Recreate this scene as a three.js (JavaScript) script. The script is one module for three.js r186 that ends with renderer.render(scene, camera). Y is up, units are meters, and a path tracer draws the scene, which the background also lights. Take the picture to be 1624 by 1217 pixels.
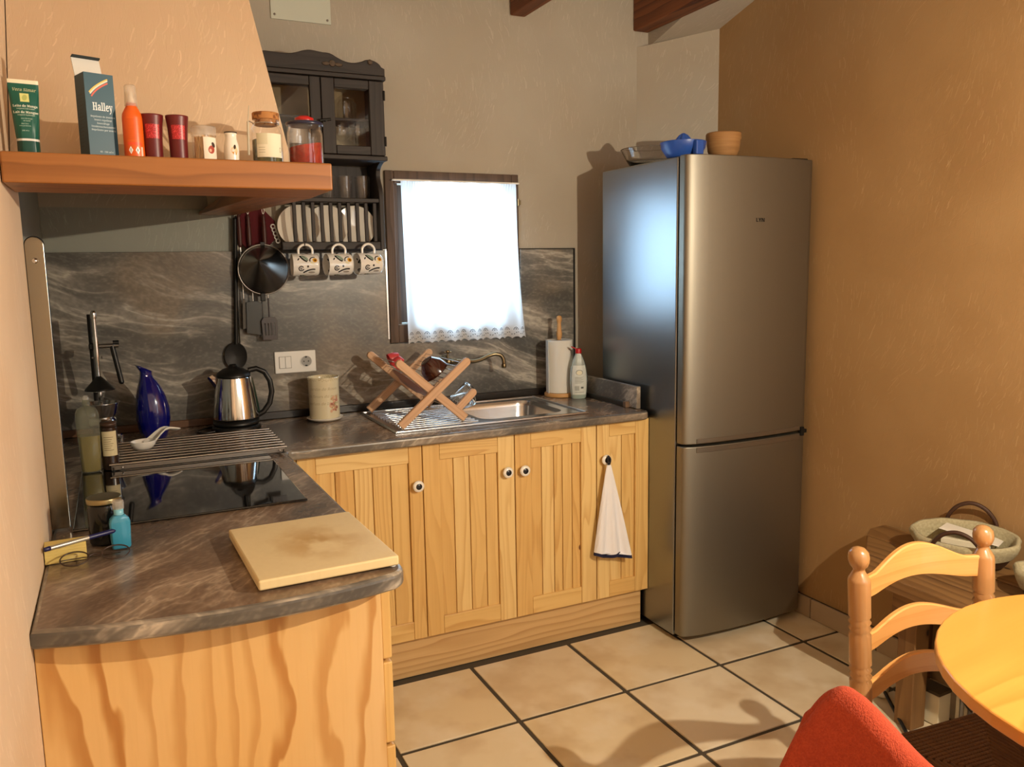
import * as THREE from 'three';
import { RoundedBoxGeometry } from 'three/addons/geometries/RoundedBoxGeometry.js';
import { mergeGeometries, mergeVertices, toCreasedNormals } from 'three/addons/utils/BufferGeometryUtils.js';
import { RectAreaLightUniformsLib } from 'three/addons/lights/RectAreaLightUniformsLib.js';
import { TextGeometry } from 'three/addons/geometries/TextGeometry.js';
import { FontLoader } from 'three/addons/loaders/FontLoader.js';

RectAreaLightUniformsLib.init();
const scene = new THREE.Scene();
// ---------------------------------------------------------------- camera, sky, daylight, exposure
const camera = new THREE.PerspectiveCamera(50.08, 1624 / 1217, 0.05, 60);
camera.position.set(0.4155, 1.4713, 3.2638);
camera.rotation.set(-0.1413, -0.4472, -0.0173, 'YXZ');
const EXPOSURE = 0.94;
const SKY = [0.80, 0.90, 1.0], SKY_LEVEL = 1.2;
scene.background = new THREE.Color().setRGB(SKY[0] * SKY_LEVEL, SKY[1] * SKY_LEVEL, SKY[2] * SKY_LEVEL);
const LAMP_POS = [2.03, 1.745, 2.96];           // bulb of the lamp that hangs by the table
const LAMP_COLOR = [1.0, 0.83, 0.60], LAMP_POWER = 11;
// daylight that enters by each opening: [centre, width, height, direction, colour, intensity]
const DAYLIGHT = [
  [[1.735, 1.51, -0.135], 0.50, 0.62, [0, 0, 1], [0.46, 0.74, 1.0], 18],       // small kitchen window, behind the curtain
  [[2.99, 1.24, 3.78], 1.10, 1.76, [-1, 0, 0], [1.0, 0.98, 0.96], 2.4],        // glazed door in the right wall, behind the camera
  [[2.20, 2.15, 5.06], 1.36, 0.84, [0, 0, -1], [1.0, 0.97, 0.92], 2.8],        // added high daylight, through an unseen window behind the camera
];
for (const [c, w, h, dir, col, power] of DAYLIGHT) {
  const l = new THREE.RectAreaLight(new THREE.Color().setRGB(...col), power, w, h);
  l.position.set(...c); l.lookAt(c[0] + dir[0], c[1] + dir[1], c[2] + dir[2]); l.castShadow = true;
  scene.add(l);
}

// ---------------------------------------------------------------- helpers
const V2 = (x, y) => new THREE.Vector2(x, y), V3 = (x, y, z) => new THREE.Vector3(x, y, z);
function rng(a) { return () => { a |= 0; a = a + 0x6D2B79F5 | 0; let t = Math.imul(a ^ a >>> 15, 1 | a); t = t + Math.imul(t ^ t >>> 7, 61 | t) ^ t; return ((t ^ t >>> 14) >>> 0) / 4294967296; }; }
const R0 = rng(7), rnd = (a, b) => a + (b - a) * R0();
const taken = {};
function numbered(n) { const k = taken[n] = (taken[n] ?? -1) + 1; return k ? `${n}_${String(k).padStart(3, '0')}` : n; }
function mesh(name, geo, mat, parent = scene) {
  const m = new THREE.Mesh(geo, mat); m.name = parent === scene ? numbered(name) : name;
  m.castShadow = m.receiveShadow = true; parent.add(m); return m;
}
function tag(o, label, category, group) { o.userData = { label, category }; if (group) o.userData.group = group; return o; }
function thing(name, label, category, [x, y, z] = [0, 0, 0], turn = 0, group) {
  const o = new THREE.Group(); o.name = numbered(name); scene.add(o); o.position.set(x, y, z); o.rotation.y = turn;
  return tag(o, label, category, group);
}
function struct(name, geo, mat) { const m = new THREE.Mesh(geo, mat); m.name = name; m.castShadow = m.receiveShadow = true; m.userData = { kind: 'structure' }; scene.add(m); return m; }
// a copy of a thing with its parts, under the next number and its own label
function dup(root, [x, y, z], turn, label) { const r = root.clone(); r.name = numbered(root.name.replace(/_\d{3}$/, '')); r.position.set(x, y, z); r.rotation.y = turn; r.userData = { ...root.userData, label }; scene.add(r); return r; }
const box = (w, h, d, x = 0, y = 0, z = 0, r = 0.002, s = 1) => (r > 0 ? new RoundedBoxGeometry(w, h, d, s, Math.min(r, w / 2.01, h / 2.01, d / 2.01)) : new THREE.BoxGeometry(w, h, d)).translate(x, y, z);
const span = (x0, x1, y0, y1, z0, z1, r = 0.002, s = 1) => box(x1 - x0, y1 - y0, z1 - z0, (x0 + x1) / 2, (y0 + y1) / 2, (z0 + z1) / 2, r, s);
const cyl = (r0, r1, h, x = 0, y = 0, z = 0, n = 24) => new THREE.CylinderGeometry(r1, r0, h, n).translate(x, y + h / 2, z);   // r0 at the bottom
const lathe = (pts, n = 40) => new THREE.LatheGeometry(pts.map(p => V2(Math.max(p[0], 1e-4), p[1])), n);
const tube = (pts, r, n = 24, m = 8, closed = false) => new THREE.TubeGeometry(new THREE.CatmullRomCurve3(pts.map(p => V3(...p)), closed), n, r, m, closed);
const rod = (a, b, r, m = 10) => { const A = V3(...a), B = V3(...b), d = B.clone().sub(A), g = new THREE.CylinderGeometry(r, r, d.length(), m); g.applyQuaternion(new THREE.Quaternion().setFromUnitVectors(V3(0, 1, 0), d.clone().normalize())); return g.translate((A.x + B.x) / 2, (A.y + B.y) / 2, (A.z + B.z) / 2); };
const plain = g => { const q = g.index ? g.toNonIndexed() : g; for (const k of Object.keys(q.attributes)) if (!['position', 'normal', 'uv'].includes(k)) q.deleteAttribute(k); if (!q.attributes.uv) q.setAttribute('uv', new THREE.BufferAttribute(new Float32Array(q.attributes.position.count * 2), 2)); q.clearGroups?.(); return q; };
const join = (...g) => mergeGeometries(g.map(plain));
function shapeOf(pts) { const s = new THREE.Shape(); pts.forEach((p, i) => i ? s.lineTo(p[0], p[1]) : s.moveTo(p[0], p[1])); return s; }
const ext = (shape, depth, bevel = 0, seg = 2, curve = 12) => { const g = new THREE.ExtrudeGeometry(shape, { depth: depth - 2 * bevel, bevelEnabled: bevel > 0, bevelThickness: bevel, bevelSize: bevel, bevelOffset: -bevel, bevelSegments: seg, curveSegments: curve }); return g.translate(0, 0, bevel); };
// plan shape given as (x, z): extruded upwards from y0
const plan = (shape, y0, h, bevel = 0, seg = 2) => ext(shape, h, bevel, seg).rotateX(-Math.PI / 2).translate(0, y0, 0);
const planShape = pts => shapeOf(pts.map(([x, z]) => [x, -z]));
// skin through rings of points (each an array of [x, y, z]), closed round, capped at the ends if wanted
function loft(rings, { cap0 = true, cap1 = true, closed = true, crease = 0.7 } = {}) {
  const n = rings[0].length, m = rings.length, pos = [], uv = [], idx = [], w = closed ? n + 1 : n;
  for (let i = 0; i < m; i++) for (let j = 0; j < w; j++) { pos.push(...rings[i][j % n]); uv.push(j / (w - 1), i / (m - 1)); }
  for (let i = 0; i + 1 < m; i++) for (let j = 0; j + 1 < w; j++) { const a = i * w + j, b = a + 1, c = a + w, d = c + 1; idx.push(a, b, d, a, d, c); }
  const cap = (i, flip) => { const c = [0, 0, 0]; for (const p of rings[i]) for (let k = 0; k < 3; k++) c[k] += p[k] / n; const at = pos.length / 3; pos.push(...c); uv.push(0.5, i ? 1 : 0); for (let j = 0; j < n; j++) { const a = i * w + j, b = i * w + (j + 1) % w; flip ? idx.push(at, b, a) : idx.push(at, a, b); } };
  if (cap0 && closed) cap(0, true); if (cap1 && closed) cap(m - 1, false);
  let g = new THREE.BufferGeometry(); g.setAttribute('position', new THREE.Float32BufferAttribute(pos, 3)); g.setAttribute('uv', new THREE.Float32BufferAttribute(uv, 2)); g.setIndex(idx);
  if (!crease) { g.deleteAttribute('uv'); g = mergeVertices(g, 1e-6); g.computeVertexNormals(); return g; }
  g.computeVertexNormals();
  return toCreasedNormals(g, crease);
}
function rrect(w, h, r, n = 5) { const o = []; for (const [sx, sy, a0] of [[1, 1, 0], [-1, 1, 1], [-1, -1, 2], [1, -1, 3]]) for (let i = 0; i <= n; i++) { const a = (a0 + i / n) * Math.PI / 2; o.push([sx * (w / 2 - r) + r * Math.cos(a), sy * (h / 2 - r) + r * Math.sin(a)]); } return o; }
// lathe whose print reads upright round it, its middle towards +z; v runs from height y0 to y1
function printLathe(pts, y0, y1, n = 56) { const g = lathe(pts, n).rotateY(Math.PI), p = g.attributes.position, uv = g.attributes.uv; for (let i = 0; i < p.count; i++) uv.setY(i, (p.getY(i) - y0) / (y1 - y0)); return g; }
const ellipse = (a, b, n = 32) => Array.from({ length: n }, (_, i) => [a * Math.cos(i / n * 2 * Math.PI), b * Math.sin(i / n * 2 * Math.PI)]);
// ring in the plan at height y (counter-clockwise seen from below, so that faces look outwards)
const flat = (pts, y, cx = 0, cz = 0) => pts.map(([x, z]) => [cx + x, y, cz - z]);
// texture coordinates in metres, each triangle by the way it faces; v runs along the grain
function metres(geo, grain = 'y', off = null) {
  const g = geo.index ? geo.toNonIndexed() : geo, p = g.attributes.position, n = p.count, uv = new Float32Array(n * 2), [ou, ov] = off ?? [rnd(0, 3), rnd(0, 3)];
  const A = V3(), B = V3(), C = V3(), gi = 'xyz'.indexOf(grain);
  for (let i = 0; i < n; i += 3) {
    A.fromBufferAttribute(p, i); B.fromBufferAttribute(p, i + 1); C.fromBufferAttribute(p, i + 2);
    const N = B.clone().sub(A).cross(C.clone().sub(A)), a = [Math.abs(N.x), Math.abs(N.y), Math.abs(N.z)], f = a.indexOf(Math.max(...a));
    let axes = [0, 1, 2].filter(k => k !== f);
    if (axes[0] === gi) axes.reverse(); 
    [A, B, C].forEach((q, k) => { const c = [q.x, q.y, q.z]; uv[(i + k) * 2] = c[axes[0]] + ou; uv[(i + k) * 2 + 1] = c[axes[1]] + ov; });
  }
  g.setAttribute('uv', new THREE.BufferAttribute(uv, 2)); return g;
}

// ---------------------------------------------------------------- noise and textures
function hash(x, y, s) { let h = Math.imul(x, 374761393) + Math.imul(y, 668265263) + Math.imul(s, 2147483647) | 0; h = Math.imul(h ^ h >>> 13, 1274126177); return ((h ^ h >>> 16) >>> 0) / 4294967296; }
const mod = (a, b) => ((a % b) + b) % b;
function vnoise(x, y, px, py, s) {
  const xi = Math.floor(x), yi = Math.floor(y), fx = x - xi, fy = y - yi, u = fx * fx * (3 - 2 * fx), v = fy * fy * (3 - 2 * fy);
  const x0 = mod(xi, px), x1 = mod(xi + 1, px), y0 = mod(yi, py), y1 = mod(yi + 1, py);
  const a = hash(x0, y0, s), b = hash(x1, y0, s), c = hash(x0, y1, s), d = hash(x1, y1, s);
  return a + (b - a) * u + (c - a) * v + (a - b - c + d) * u * v;
}
function fbm(x, y, px, py, oct, s) { let r = 0, k = 0.5, t = 0; for (let o = 0; o < oct; o++) { r += k * vnoise(x, y, px, py, s + o); t += k; x *= 2; y *= 2; px *= 2; py *= 2; k *= 0.5; } return r / t; }
const mix = (a, b, t) => a + (b - a) * t, sat = t => Math.max(0, Math.min(1, t)), sst = (a, b, t) => { t = sat((t - a) / (b - a)); return t * t * (3 - 2 * t); };
const hex = h => [(h >> 16) & 255, (h >> 8) & 255, h & 255], mix3 = (a, b, t) => a.map((v, i) => mix(v, b[i], t));
function paint(w, h, wu, wv, fn, srgb = true) {           // fn(u, v) in 0..1 gives [r, g, b] of 0..255; the texture covers wu by wv metres
  const d = new Uint8Array(w * h * 4);
  for (let j = 0; j < h; j++) for (let i = 0; i < w; i++) { const c = fn((i + 0.5) / w, (j + 0.5) / h), k = (j * w + i) * 4; if (typeof c === 'number') d[k] = d[k + 1] = d[k + 2] = sat(c) * 255; else { d[k] = sat(c[0] / 255) * 255; d[k + 1] = sat(c[1] / 255) * 255; d[k + 2] = sat(c[2] / 255) * 255; } d[k + 3] = 255; }
  const t = new THREE.DataTexture(d, w, h); t.magFilter = t.minFilter = THREE.LinearFilter; t.wrapS = t.wrapT = THREE.RepeatWrapping; t.repeat.set(1 / wu, 1 / wv);
  if (srgb) t.colorSpace = THREE.SRGBColorSpace; t.needsUpdate = true; return t;
}
function canvasTex(w, h, draw, { wu = 1, wv = 1, srgb = true, repeat = true } = {}) {
  const c = document.createElement('canvas'); c.width = w; c.height = h; draw(c.getContext('2d'), w, h);
  const t = new THREE.CanvasTexture(c); if (srgb) t.colorSpace = THREE.SRGBColorSpace;
  if (repeat) { t.wrapS = t.wrapT = THREE.RepeatWrapping; t.repeat.set(1 / wu, 1 / wv); }
  return t;
}
const std = o => new THREE.MeshStandardMaterial(o), phys = o => new THREE.MeshPhysicalMaterial(o);
const M = {};
// pine and other woods: growth rings cut lengthwise; v runs along the grain
function wood(seed, light, dark, { rings = 9, wander = 1.2, wu = 0.3, wv = 1.2, sharp = 2.2, fibre = 0.16, knots = 0, knot = 0x5a2c12, w = 256, h = 512, tone = 0.25, depth = 1 } = {}) {
  const L = hex(light), D = hex(dark), K = hex(knot), r = rng(seed * 77 + 5), kn = Array.from({ length: knots }, () => [r(), r(), mix(0.0035, 0.0065, r())]);
  return paint(w, h, wu, wv, (u, v) => {
    let bump = 0, spot = 0;
    for (const [ku, kv, kr] of kn) { let du = Math.abs(u - ku), dv = Math.abs(v - kv); du = Math.min(du, 1 - du) * wu; dv = Math.min(dv, 1 - dv) * wv * 0.55; const d = Math.hypot(du, dv) / kr; bump += 0.8 * Math.exp(-d * d / 5); spot = Math.max(spot, 1 - sst(0.75, 1.1, d)); }
    const q = u * rings + wander * (fbm(u * 3, v * 2, 3, 2, 3, seed) - 0.5) * 4 + bump + 0.1 * fbm(u * 24, v * 10, 24, 10, 2, seed + 3), f = q - Math.floor(q);
    let t = Math.pow(f, sharp) * (1 - sst(0.9, 1, f)) * 1.35 * (0.55 + 0.9 * vnoise(Math.floor(q), 0.5, 997, 1, seed + 9)) * depth;
    t += fibre * (fbm(u * 90, v * 5, 90, 5, 2, seed + 5) - 0.5) * 2 + tone * (fbm(u * 2, v * 2, 2, 2, 2, seed + 6) - 0.5);
    return mix3(mix3(L, D, sat(t)), K, spot * 0.85);
  });
}
// ---------------------------------------------------------------- materials
{
  const strokes = (ctx, w, h, seed, n, lo, hi, len) => {                 // trowel marks: short curved strokes, wrapped at the edges
    const r = rng(seed);
    for (let i = 0; i < n; i++) {
      const x = r() * w, y = r() * h, a = -1.15 - 0.5 * r() + (r() < 0.2 ? 0.9 : 0), l = len * (0.4 + r()), bend = 0.25 * (r() - 0.3), g = r() < 0.6 ? hi : lo;
      ctx.lineWidth = 0.5 + 1.1 * r(); ctx.strokeStyle = `rgba(${g},${g},${g},${0.05 + 0.2 * r() * r()})`;
      for (const ox of [-w, 0, w]) for (const oy of [-h, 0, h]) { ctx.beginPath(); ctx.moveTo(x + ox, y + oy); ctx.quadraticCurveTo(x + ox + l / 2 * Math.cos(a) + bend * l, y + oy + l / 2 * Math.sin(a), x + ox + l * Math.cos(a), y + oy + l * Math.sin(a)); ctx.stroke(); }
    }
  };
  const bump = canvasTex(1024, 1024, (c, w, h) => { c.fillStyle = '#808080'; c.fillRect(0, 0, w, h); strokes(c, w, h, 11, 9000, 40, 215, 34); strokes(c, w, h, 12, 700, 60, 250, 90); }, { wu: 1.1, wv: 1.1, srgb: false });
  const tone = (seed, base, light, warm) => {                             // lime paint: cloudy tone, paler where the trowel dragged
    const B = hex(base), L = hex(light), W = hex(warm), r = rng(seed * 31), css = (c, a) => `rgba(${c.map(Math.round)},${a})`;
    return canvasTex(1024, 1024, (c, w, h) => {
      const id = c.createImageData(w, h);
      for (let j = 0; j < h; j++) for (let i = 0; i < w; i++) { const u = i / w, v = j / h, q = mix3(mix3(B, L, sat(1.5 * fbm(u * 4, v * 4, 4, 4, 4, seed) - 0.35)), W, sat(1.4 * fbm(u * 3, v * 3, 3, 3, 3, seed + 31) - 0.5)), k = (j * w + i) * 4; for (let m = 0; m < 3; m++) id.data[k + m] = q[m]; id.data[k + 3] = 255; }
      c.putImageData(id, 0, 0);
      const T = L.map(x => Math.min(255, x + 30));
      for (let i = 0; i < 2200; i++) { const x = r() * w, y = r() * h, a = -1.35 + 1.7 * (fbm(x / w * 3, y / h * 3, 3, 3, 2, seed + 90) - 0.5) + 0.5 * (r() - 0.5), l = 14 + 42 * r() * r(), bend = l * 0.3 * (r() - 0.2), gate = fbm(x / w * 5, y / h * 5, 5, 5, 2, seed + 60); if (gate < 0.47) continue; c.lineWidth = 0.8 + 1.6 * r(); c.strokeStyle = css(T, (0.12 + 0.42 * r() * r()).toFixed(3)); for (const ox of [-w, 0, w]) for (const oy of [-h, 0, h]) { c.beginPath(); c.moveTo(x + ox, y + oy); c.quadraticCurveTo(x + ox + l / 2 * Math.cos(a) + bend, y + oy + l / 2 * Math.sin(a), x + ox + l * Math.cos(a), y + oy + l * Math.sin(a)); c.stroke(); } }
    }, { wu: 1.25, wv: 1.25 });
  };
  const plaster = map => std({ map, bumpMap: bump, bumpScale: 0.0022, roughness: 0.93 });
  M.peach = plaster(tone(1, 0xd3b697, 0xdec7ab, 0xccaa86));
  M.cream = plaster(tone(2, 0xaca598, 0xb8b2a6, 0xa79a87));
  M.ochre = plaster(tone(3, 0x9d7b50, 0xaa895e, 0x967349));
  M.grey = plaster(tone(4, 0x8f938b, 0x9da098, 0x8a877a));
  M.white = plaster(tone(5, 0xd9d2c4, 0xe2dccf, 0xd0c6b4));
  // laminate that imitates slate: slanting pale veins over grey and brown
  const stone = (seed, dark, mid, light, rust, amount, angle, long = 1, [W, H] = [1664, 1248]) => { const [A, B, C, D] = [dark, mid, light, rust].map(hex), ca = Math.cos(angle), sa = Math.sin(angle), N = 9973, f = (x, y, o, q) => fbm(x + 200, y + 200, N, N, o, seed + q);
    return paint(W, H, 2.56, 1.92, (u, v) => {
      const x = u * 2.56, y = v * 1.92, warp = 0.10 * (f(x * 3.5, y * 3.5, 2, 11) - 0.5), a = x * ca + y * sa, b = -x * sa + y * ca + warp;
      const s = f(a * 2.2 / long, b * 10, 4, 0), q = f(x * 3, y * 3, 3, 20), w = f(a * 6 / long, b * 40, 4, 40), vein = Math.pow(1 - Math.abs(2 * w - 1), 7) * sst(0.38, 0.62, s), grain = f(a * 90, b * 170, 2, 60);
      return mix3(mix3(mix3(mix3(A, B, sst(0.3, 0.66, 0.65 * s + 0.35 * q)), D, 0.55 * sst(0.52, 0.7, q)), C, sat(amount * vein + 0.35 * sst(0.56, 0.75, s))), grain > 0.5 ? C : A, Math.abs(grain - 0.5) * 0.6); }); };
  M.stoneWall = std({ map: stone(21, 0x454543, 0x6e6b66, 0xb2aca1, 0x87735c, 0.9, -0.2), roughness: 0.33 });
  M.stoneTop = std({ map: stone(22, 0x514741, 0x7d6d5f, 0xbfab94, 0x826650, 0.7, -0.85, 0.42), roughness: 0.24 });
  M.stoneEdge = std({ map: stone(23, 0x54504b, 0x837b70, 0xc2b6a4, 0x8a7661, 0.9, 0.5, 0.5, [1280, 960]), roughness: 0.35 });
  M.tiles = [0, 1, 2, 3].map(k => { const A = hex([0xe3d6ba, 0xdfd0b4, 0xe6dac2, 0xe1d1b0][k]), B = hex(0xc2a985), C = hex(0xeee6d6); return std({ map: paint(256, 256, 0.42, 0.42, (u, v) => mix3(mix3(A, B, sat(1.7 * fbm(u * 3, v * 3, 3, 3, 4, 50 + k) - 0.75)), C, sat(1.8 * fbm(u * 4, v * 4, 4, 4, 4, 70 + k) - 0.9))), roughness: 0.3, bumpMap: null }); });
  M.grout = std({ color: 0x4a443a, roughness: 0.95 });
  M.skirting = std({ color: 0xb3a088, roughness: 0.35 });
}
M.pine = [1, 2, 3, 4].map(k => phys({ map: wood(100 + k, [0xe4c07c, 0xdfb772, 0xe8c888, 0xe1bc78][k - 1], 0xb88444, { rings: 5 + k, wander: 0.5 + 0.35 * k, wu: 0.26, wv: 1.5, fibre: 0.07, knots: k === 2 ? 2 : k === 4 ? 1 : 0, sharp: 2.0, depth: 0.36, tone: 0.3 }), roughness: 0.36, clearcoat: 0.35, clearcoatRoughness: 0.3 }));
M.plinth = std({ map: wood(120, 0xd3b07c, 0xae8452, { rings: 8, wander: 0.8, wu: 0.25, wv: 1.3, fibre: 0.1, depth: 0.5 }), roughness: 0.5 });
{ // the end panel: broad wavy flame figure of a plywood face
  const L = hex(0xe1b573), D = hex(0xb67c3c), P = hex(0xe4bf88);
  M.panel = phys({ map: paint(768, 1024, 0.64, 0.90, (u, v) => {
    const f = 3.2 * u + 1.25 * fbm(u * 3.0 + 0.3, v * 1.1, 97, 97, 2, 131) + 0.28 * fbm(u * 8, v * 4, 97, 97, 3, 132) + 0.05 * fbm(u * 40, v * 12, 97, 97, 2, 135), q = f * 4.0, s = q - Math.floor(q);
    const t = sst(0.45, 0.85, s) * (1 - sst(0.92, 1, s)) * (0.35 + 0.65 * vnoise(Math.floor(q), 0.3, 991, 1, 133)), g = fbm(u * 130, v * 8, 991, 991, 2, 134) - 0.5;
    return mix3(mix3(L, P, sat(1.6 * fbm(u * 2, v * 2, 97, 97, 2, 136) - 0.4)), D, sat(t + 0.12 * g)); }), roughness: 0.42, clearcoat: 0.2, clearcoatRoughness: 0.4 });
}
M.shelf = phys({ map: wood(140, 0xa0662f, 0x784718, { rings: 7, wander: 0.5, wu: 0.3, wv: 0.9, knots: 8, fibre: 0.12, knot: 0x3a1a08, depth: 0.6 }), roughness: 0.45, clearcoat: 0.2, clearcoatRoughness: 0.4 });
M.beam = std({ map: wood(141, 0x7c4724, 0x4e2710, { rings: 8, wander: 0.6, wu: 0.3, wv: 1.4, fibre: 0.2 }), roughness: 0.65 });
M.oldWood = std({ map: wood(142, 0x2c2523, 0x191413, { rings: 10, wander: 0.6, wu: 0.3, wv: 0.8, fibre: 0.3, tone: 0.5 }), roughness: 0.6 });
M.cupBack = std({ color: 0x8a7c60, roughness: 0.8 });
M.frameWood = std({ map: wood(143, 0x5e4a3c, 0x3d2e24, { rings: 4, wander: 0.5, wu: 0.25, wv: 0.7, fibre: 0.25, tone: 0.6, depth: 0.4 }), roughness: 0.7 });
M.benchWood = std({ map: wood(144, 0x84623a, 0x57391d, { rings: 5, wander: 0.9, wu: 0.3, wv: 1.1, knots: 4, fibre: 0.14, tone: 0.6, depth: 0.5, knot: 0x24140a }), roughness: 0.6 });
M.beech = phys({ map: wood(145, 0xd9a05e, 0xc48543, { rings: 6, wander: 0.4, wu: 0.2, wv: 0.8, fibre: 0.16, depth: 0.4 }), roughness: 0.28, clearcoat: 0.6, clearcoatRoughness: 0.15 });
M.turned = phys({ map: wood(148, 0xab7e50, 0x916639, { rings: 6, wander: 0.4, wu: 0.2, wv: 0.8, fibre: 0.16, depth: 0.4 }), roughness: 0.3, clearcoat: 0.6, clearcoatRoughness: 0.15 });
M.tableTop = phys({ map: wood(146, 0xd89a48, 0xbd7a2e, { rings: 3, wander: 1.2, wu: 0.5, wv: 2.2, fibre: 0.05, depth: 0.35 }), roughness: 0.33, clearcoat: 0.5, clearcoatRoughness: 0.2 });
M.rackWood = std({ map: wood(147, 0xcda683, 0xb08560, { rings: 8, wander: 0.4, wu: 0.12, wv: 0.5, fibre: 0.15, depth: 0.5 }), roughness: 0.55 });
M.paleWood = std({ color: 0xc4935a, roughness: 0.5 });
{
  const brush = paint(256, 256, 0.2, 0.2, (u, v) => 0.42 + 0.16 * fbm(u * 3, v * 128, 3, 128, 3, 160), false), brushV = paint(256, 256, 0.2, 0.2, (u, v) => 0.50 + 0.03 * fbm(u * 100, v * 2, 100, 2, 3, 161), false);
  M.fridgeFront = std({ color: new THREE.Color().setRGB(0.27, 0.255, 0.215), metalness: 1, roughness: 0.95, roughnessMap: brushV });
  M.fridgeSide = std({ color: new THREE.Color().setRGB(0.29, 0.31, 0.33), metalness: 1, roughness: 0.31 });
  M.sink = std({ color: new THREE.Color().setRGB(0.56, 0.57, 0.58), metalness: 1, roughness: 0.46, roughnessMap: brush });
  M.strip = std({ color: new THREE.Color().setRGB(0.36, 0.33, 0.27), metalness: 1, roughness: 0.22 });
}
M.chrome = std({ color: new THREE.Color().setRGB(0.75, 0.75, 0.75), metalness: 1, roughness: 0.12 });
M.steel = std({ color: new THREE.Color().setRGB(0.58, 0.57, 0.55), metalness: 1, roughness: 0.2 });
M.darkSteel = std({ color: new THREE.Color().setRGB(0.24, 0.22, 0.2), metalness: 0.9, roughness: 0.34 });
M.brass = std({ color: new THREE.Color().setRGB(0.25, 0.20, 0.12), metalness: 1, roughness: 0.3 });
M.black = std({ color: 0x101010, roughness: 0.4 }); M.rubber = std({ color: 0x0b0b0b, roughness: 0.7 });
M.blackIron = std({ color: 0x191817, roughness: 0.5, metalness: 0.4 });
M.hob = phys({ color: 0x060606, roughness: 0.06, clearcoat: 1, clearcoatRoughness: 0.03 });
M.ceramic = phys({ color: 0xe9e4da, roughness: 0.18, clearcoat: 0.6, clearcoatRoughness: 0.06 });
M.porcelain = phys({ color: 0xf2f0ea, roughness: 0.14, clearcoat: 0.8, clearcoatRoughness: 0.05 });
M.plastic = std({ color: 0xe9e9e6, roughness: 0.35 });
M.glass = phys({ color: 0xffffff, roughness: 0.02, transmission: 1, thickness: 0, ior: 1.5 });
M.solidGlass = phys({ color: 0xffffff, roughness: 0.0, transmission: 1, thickness: 0.004, ior: 1.5, attenuationColor: new THREE.Color().setRGB(0.92, 0.97, 0.95), attenuationDistance: 0.05 });
M.paper = std({ color: 0xe6e3da, roughness: 0.9 });
const colour = (c, roughness = 0.5, more = {}) => std({ color: c, roughness, ...more });

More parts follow.
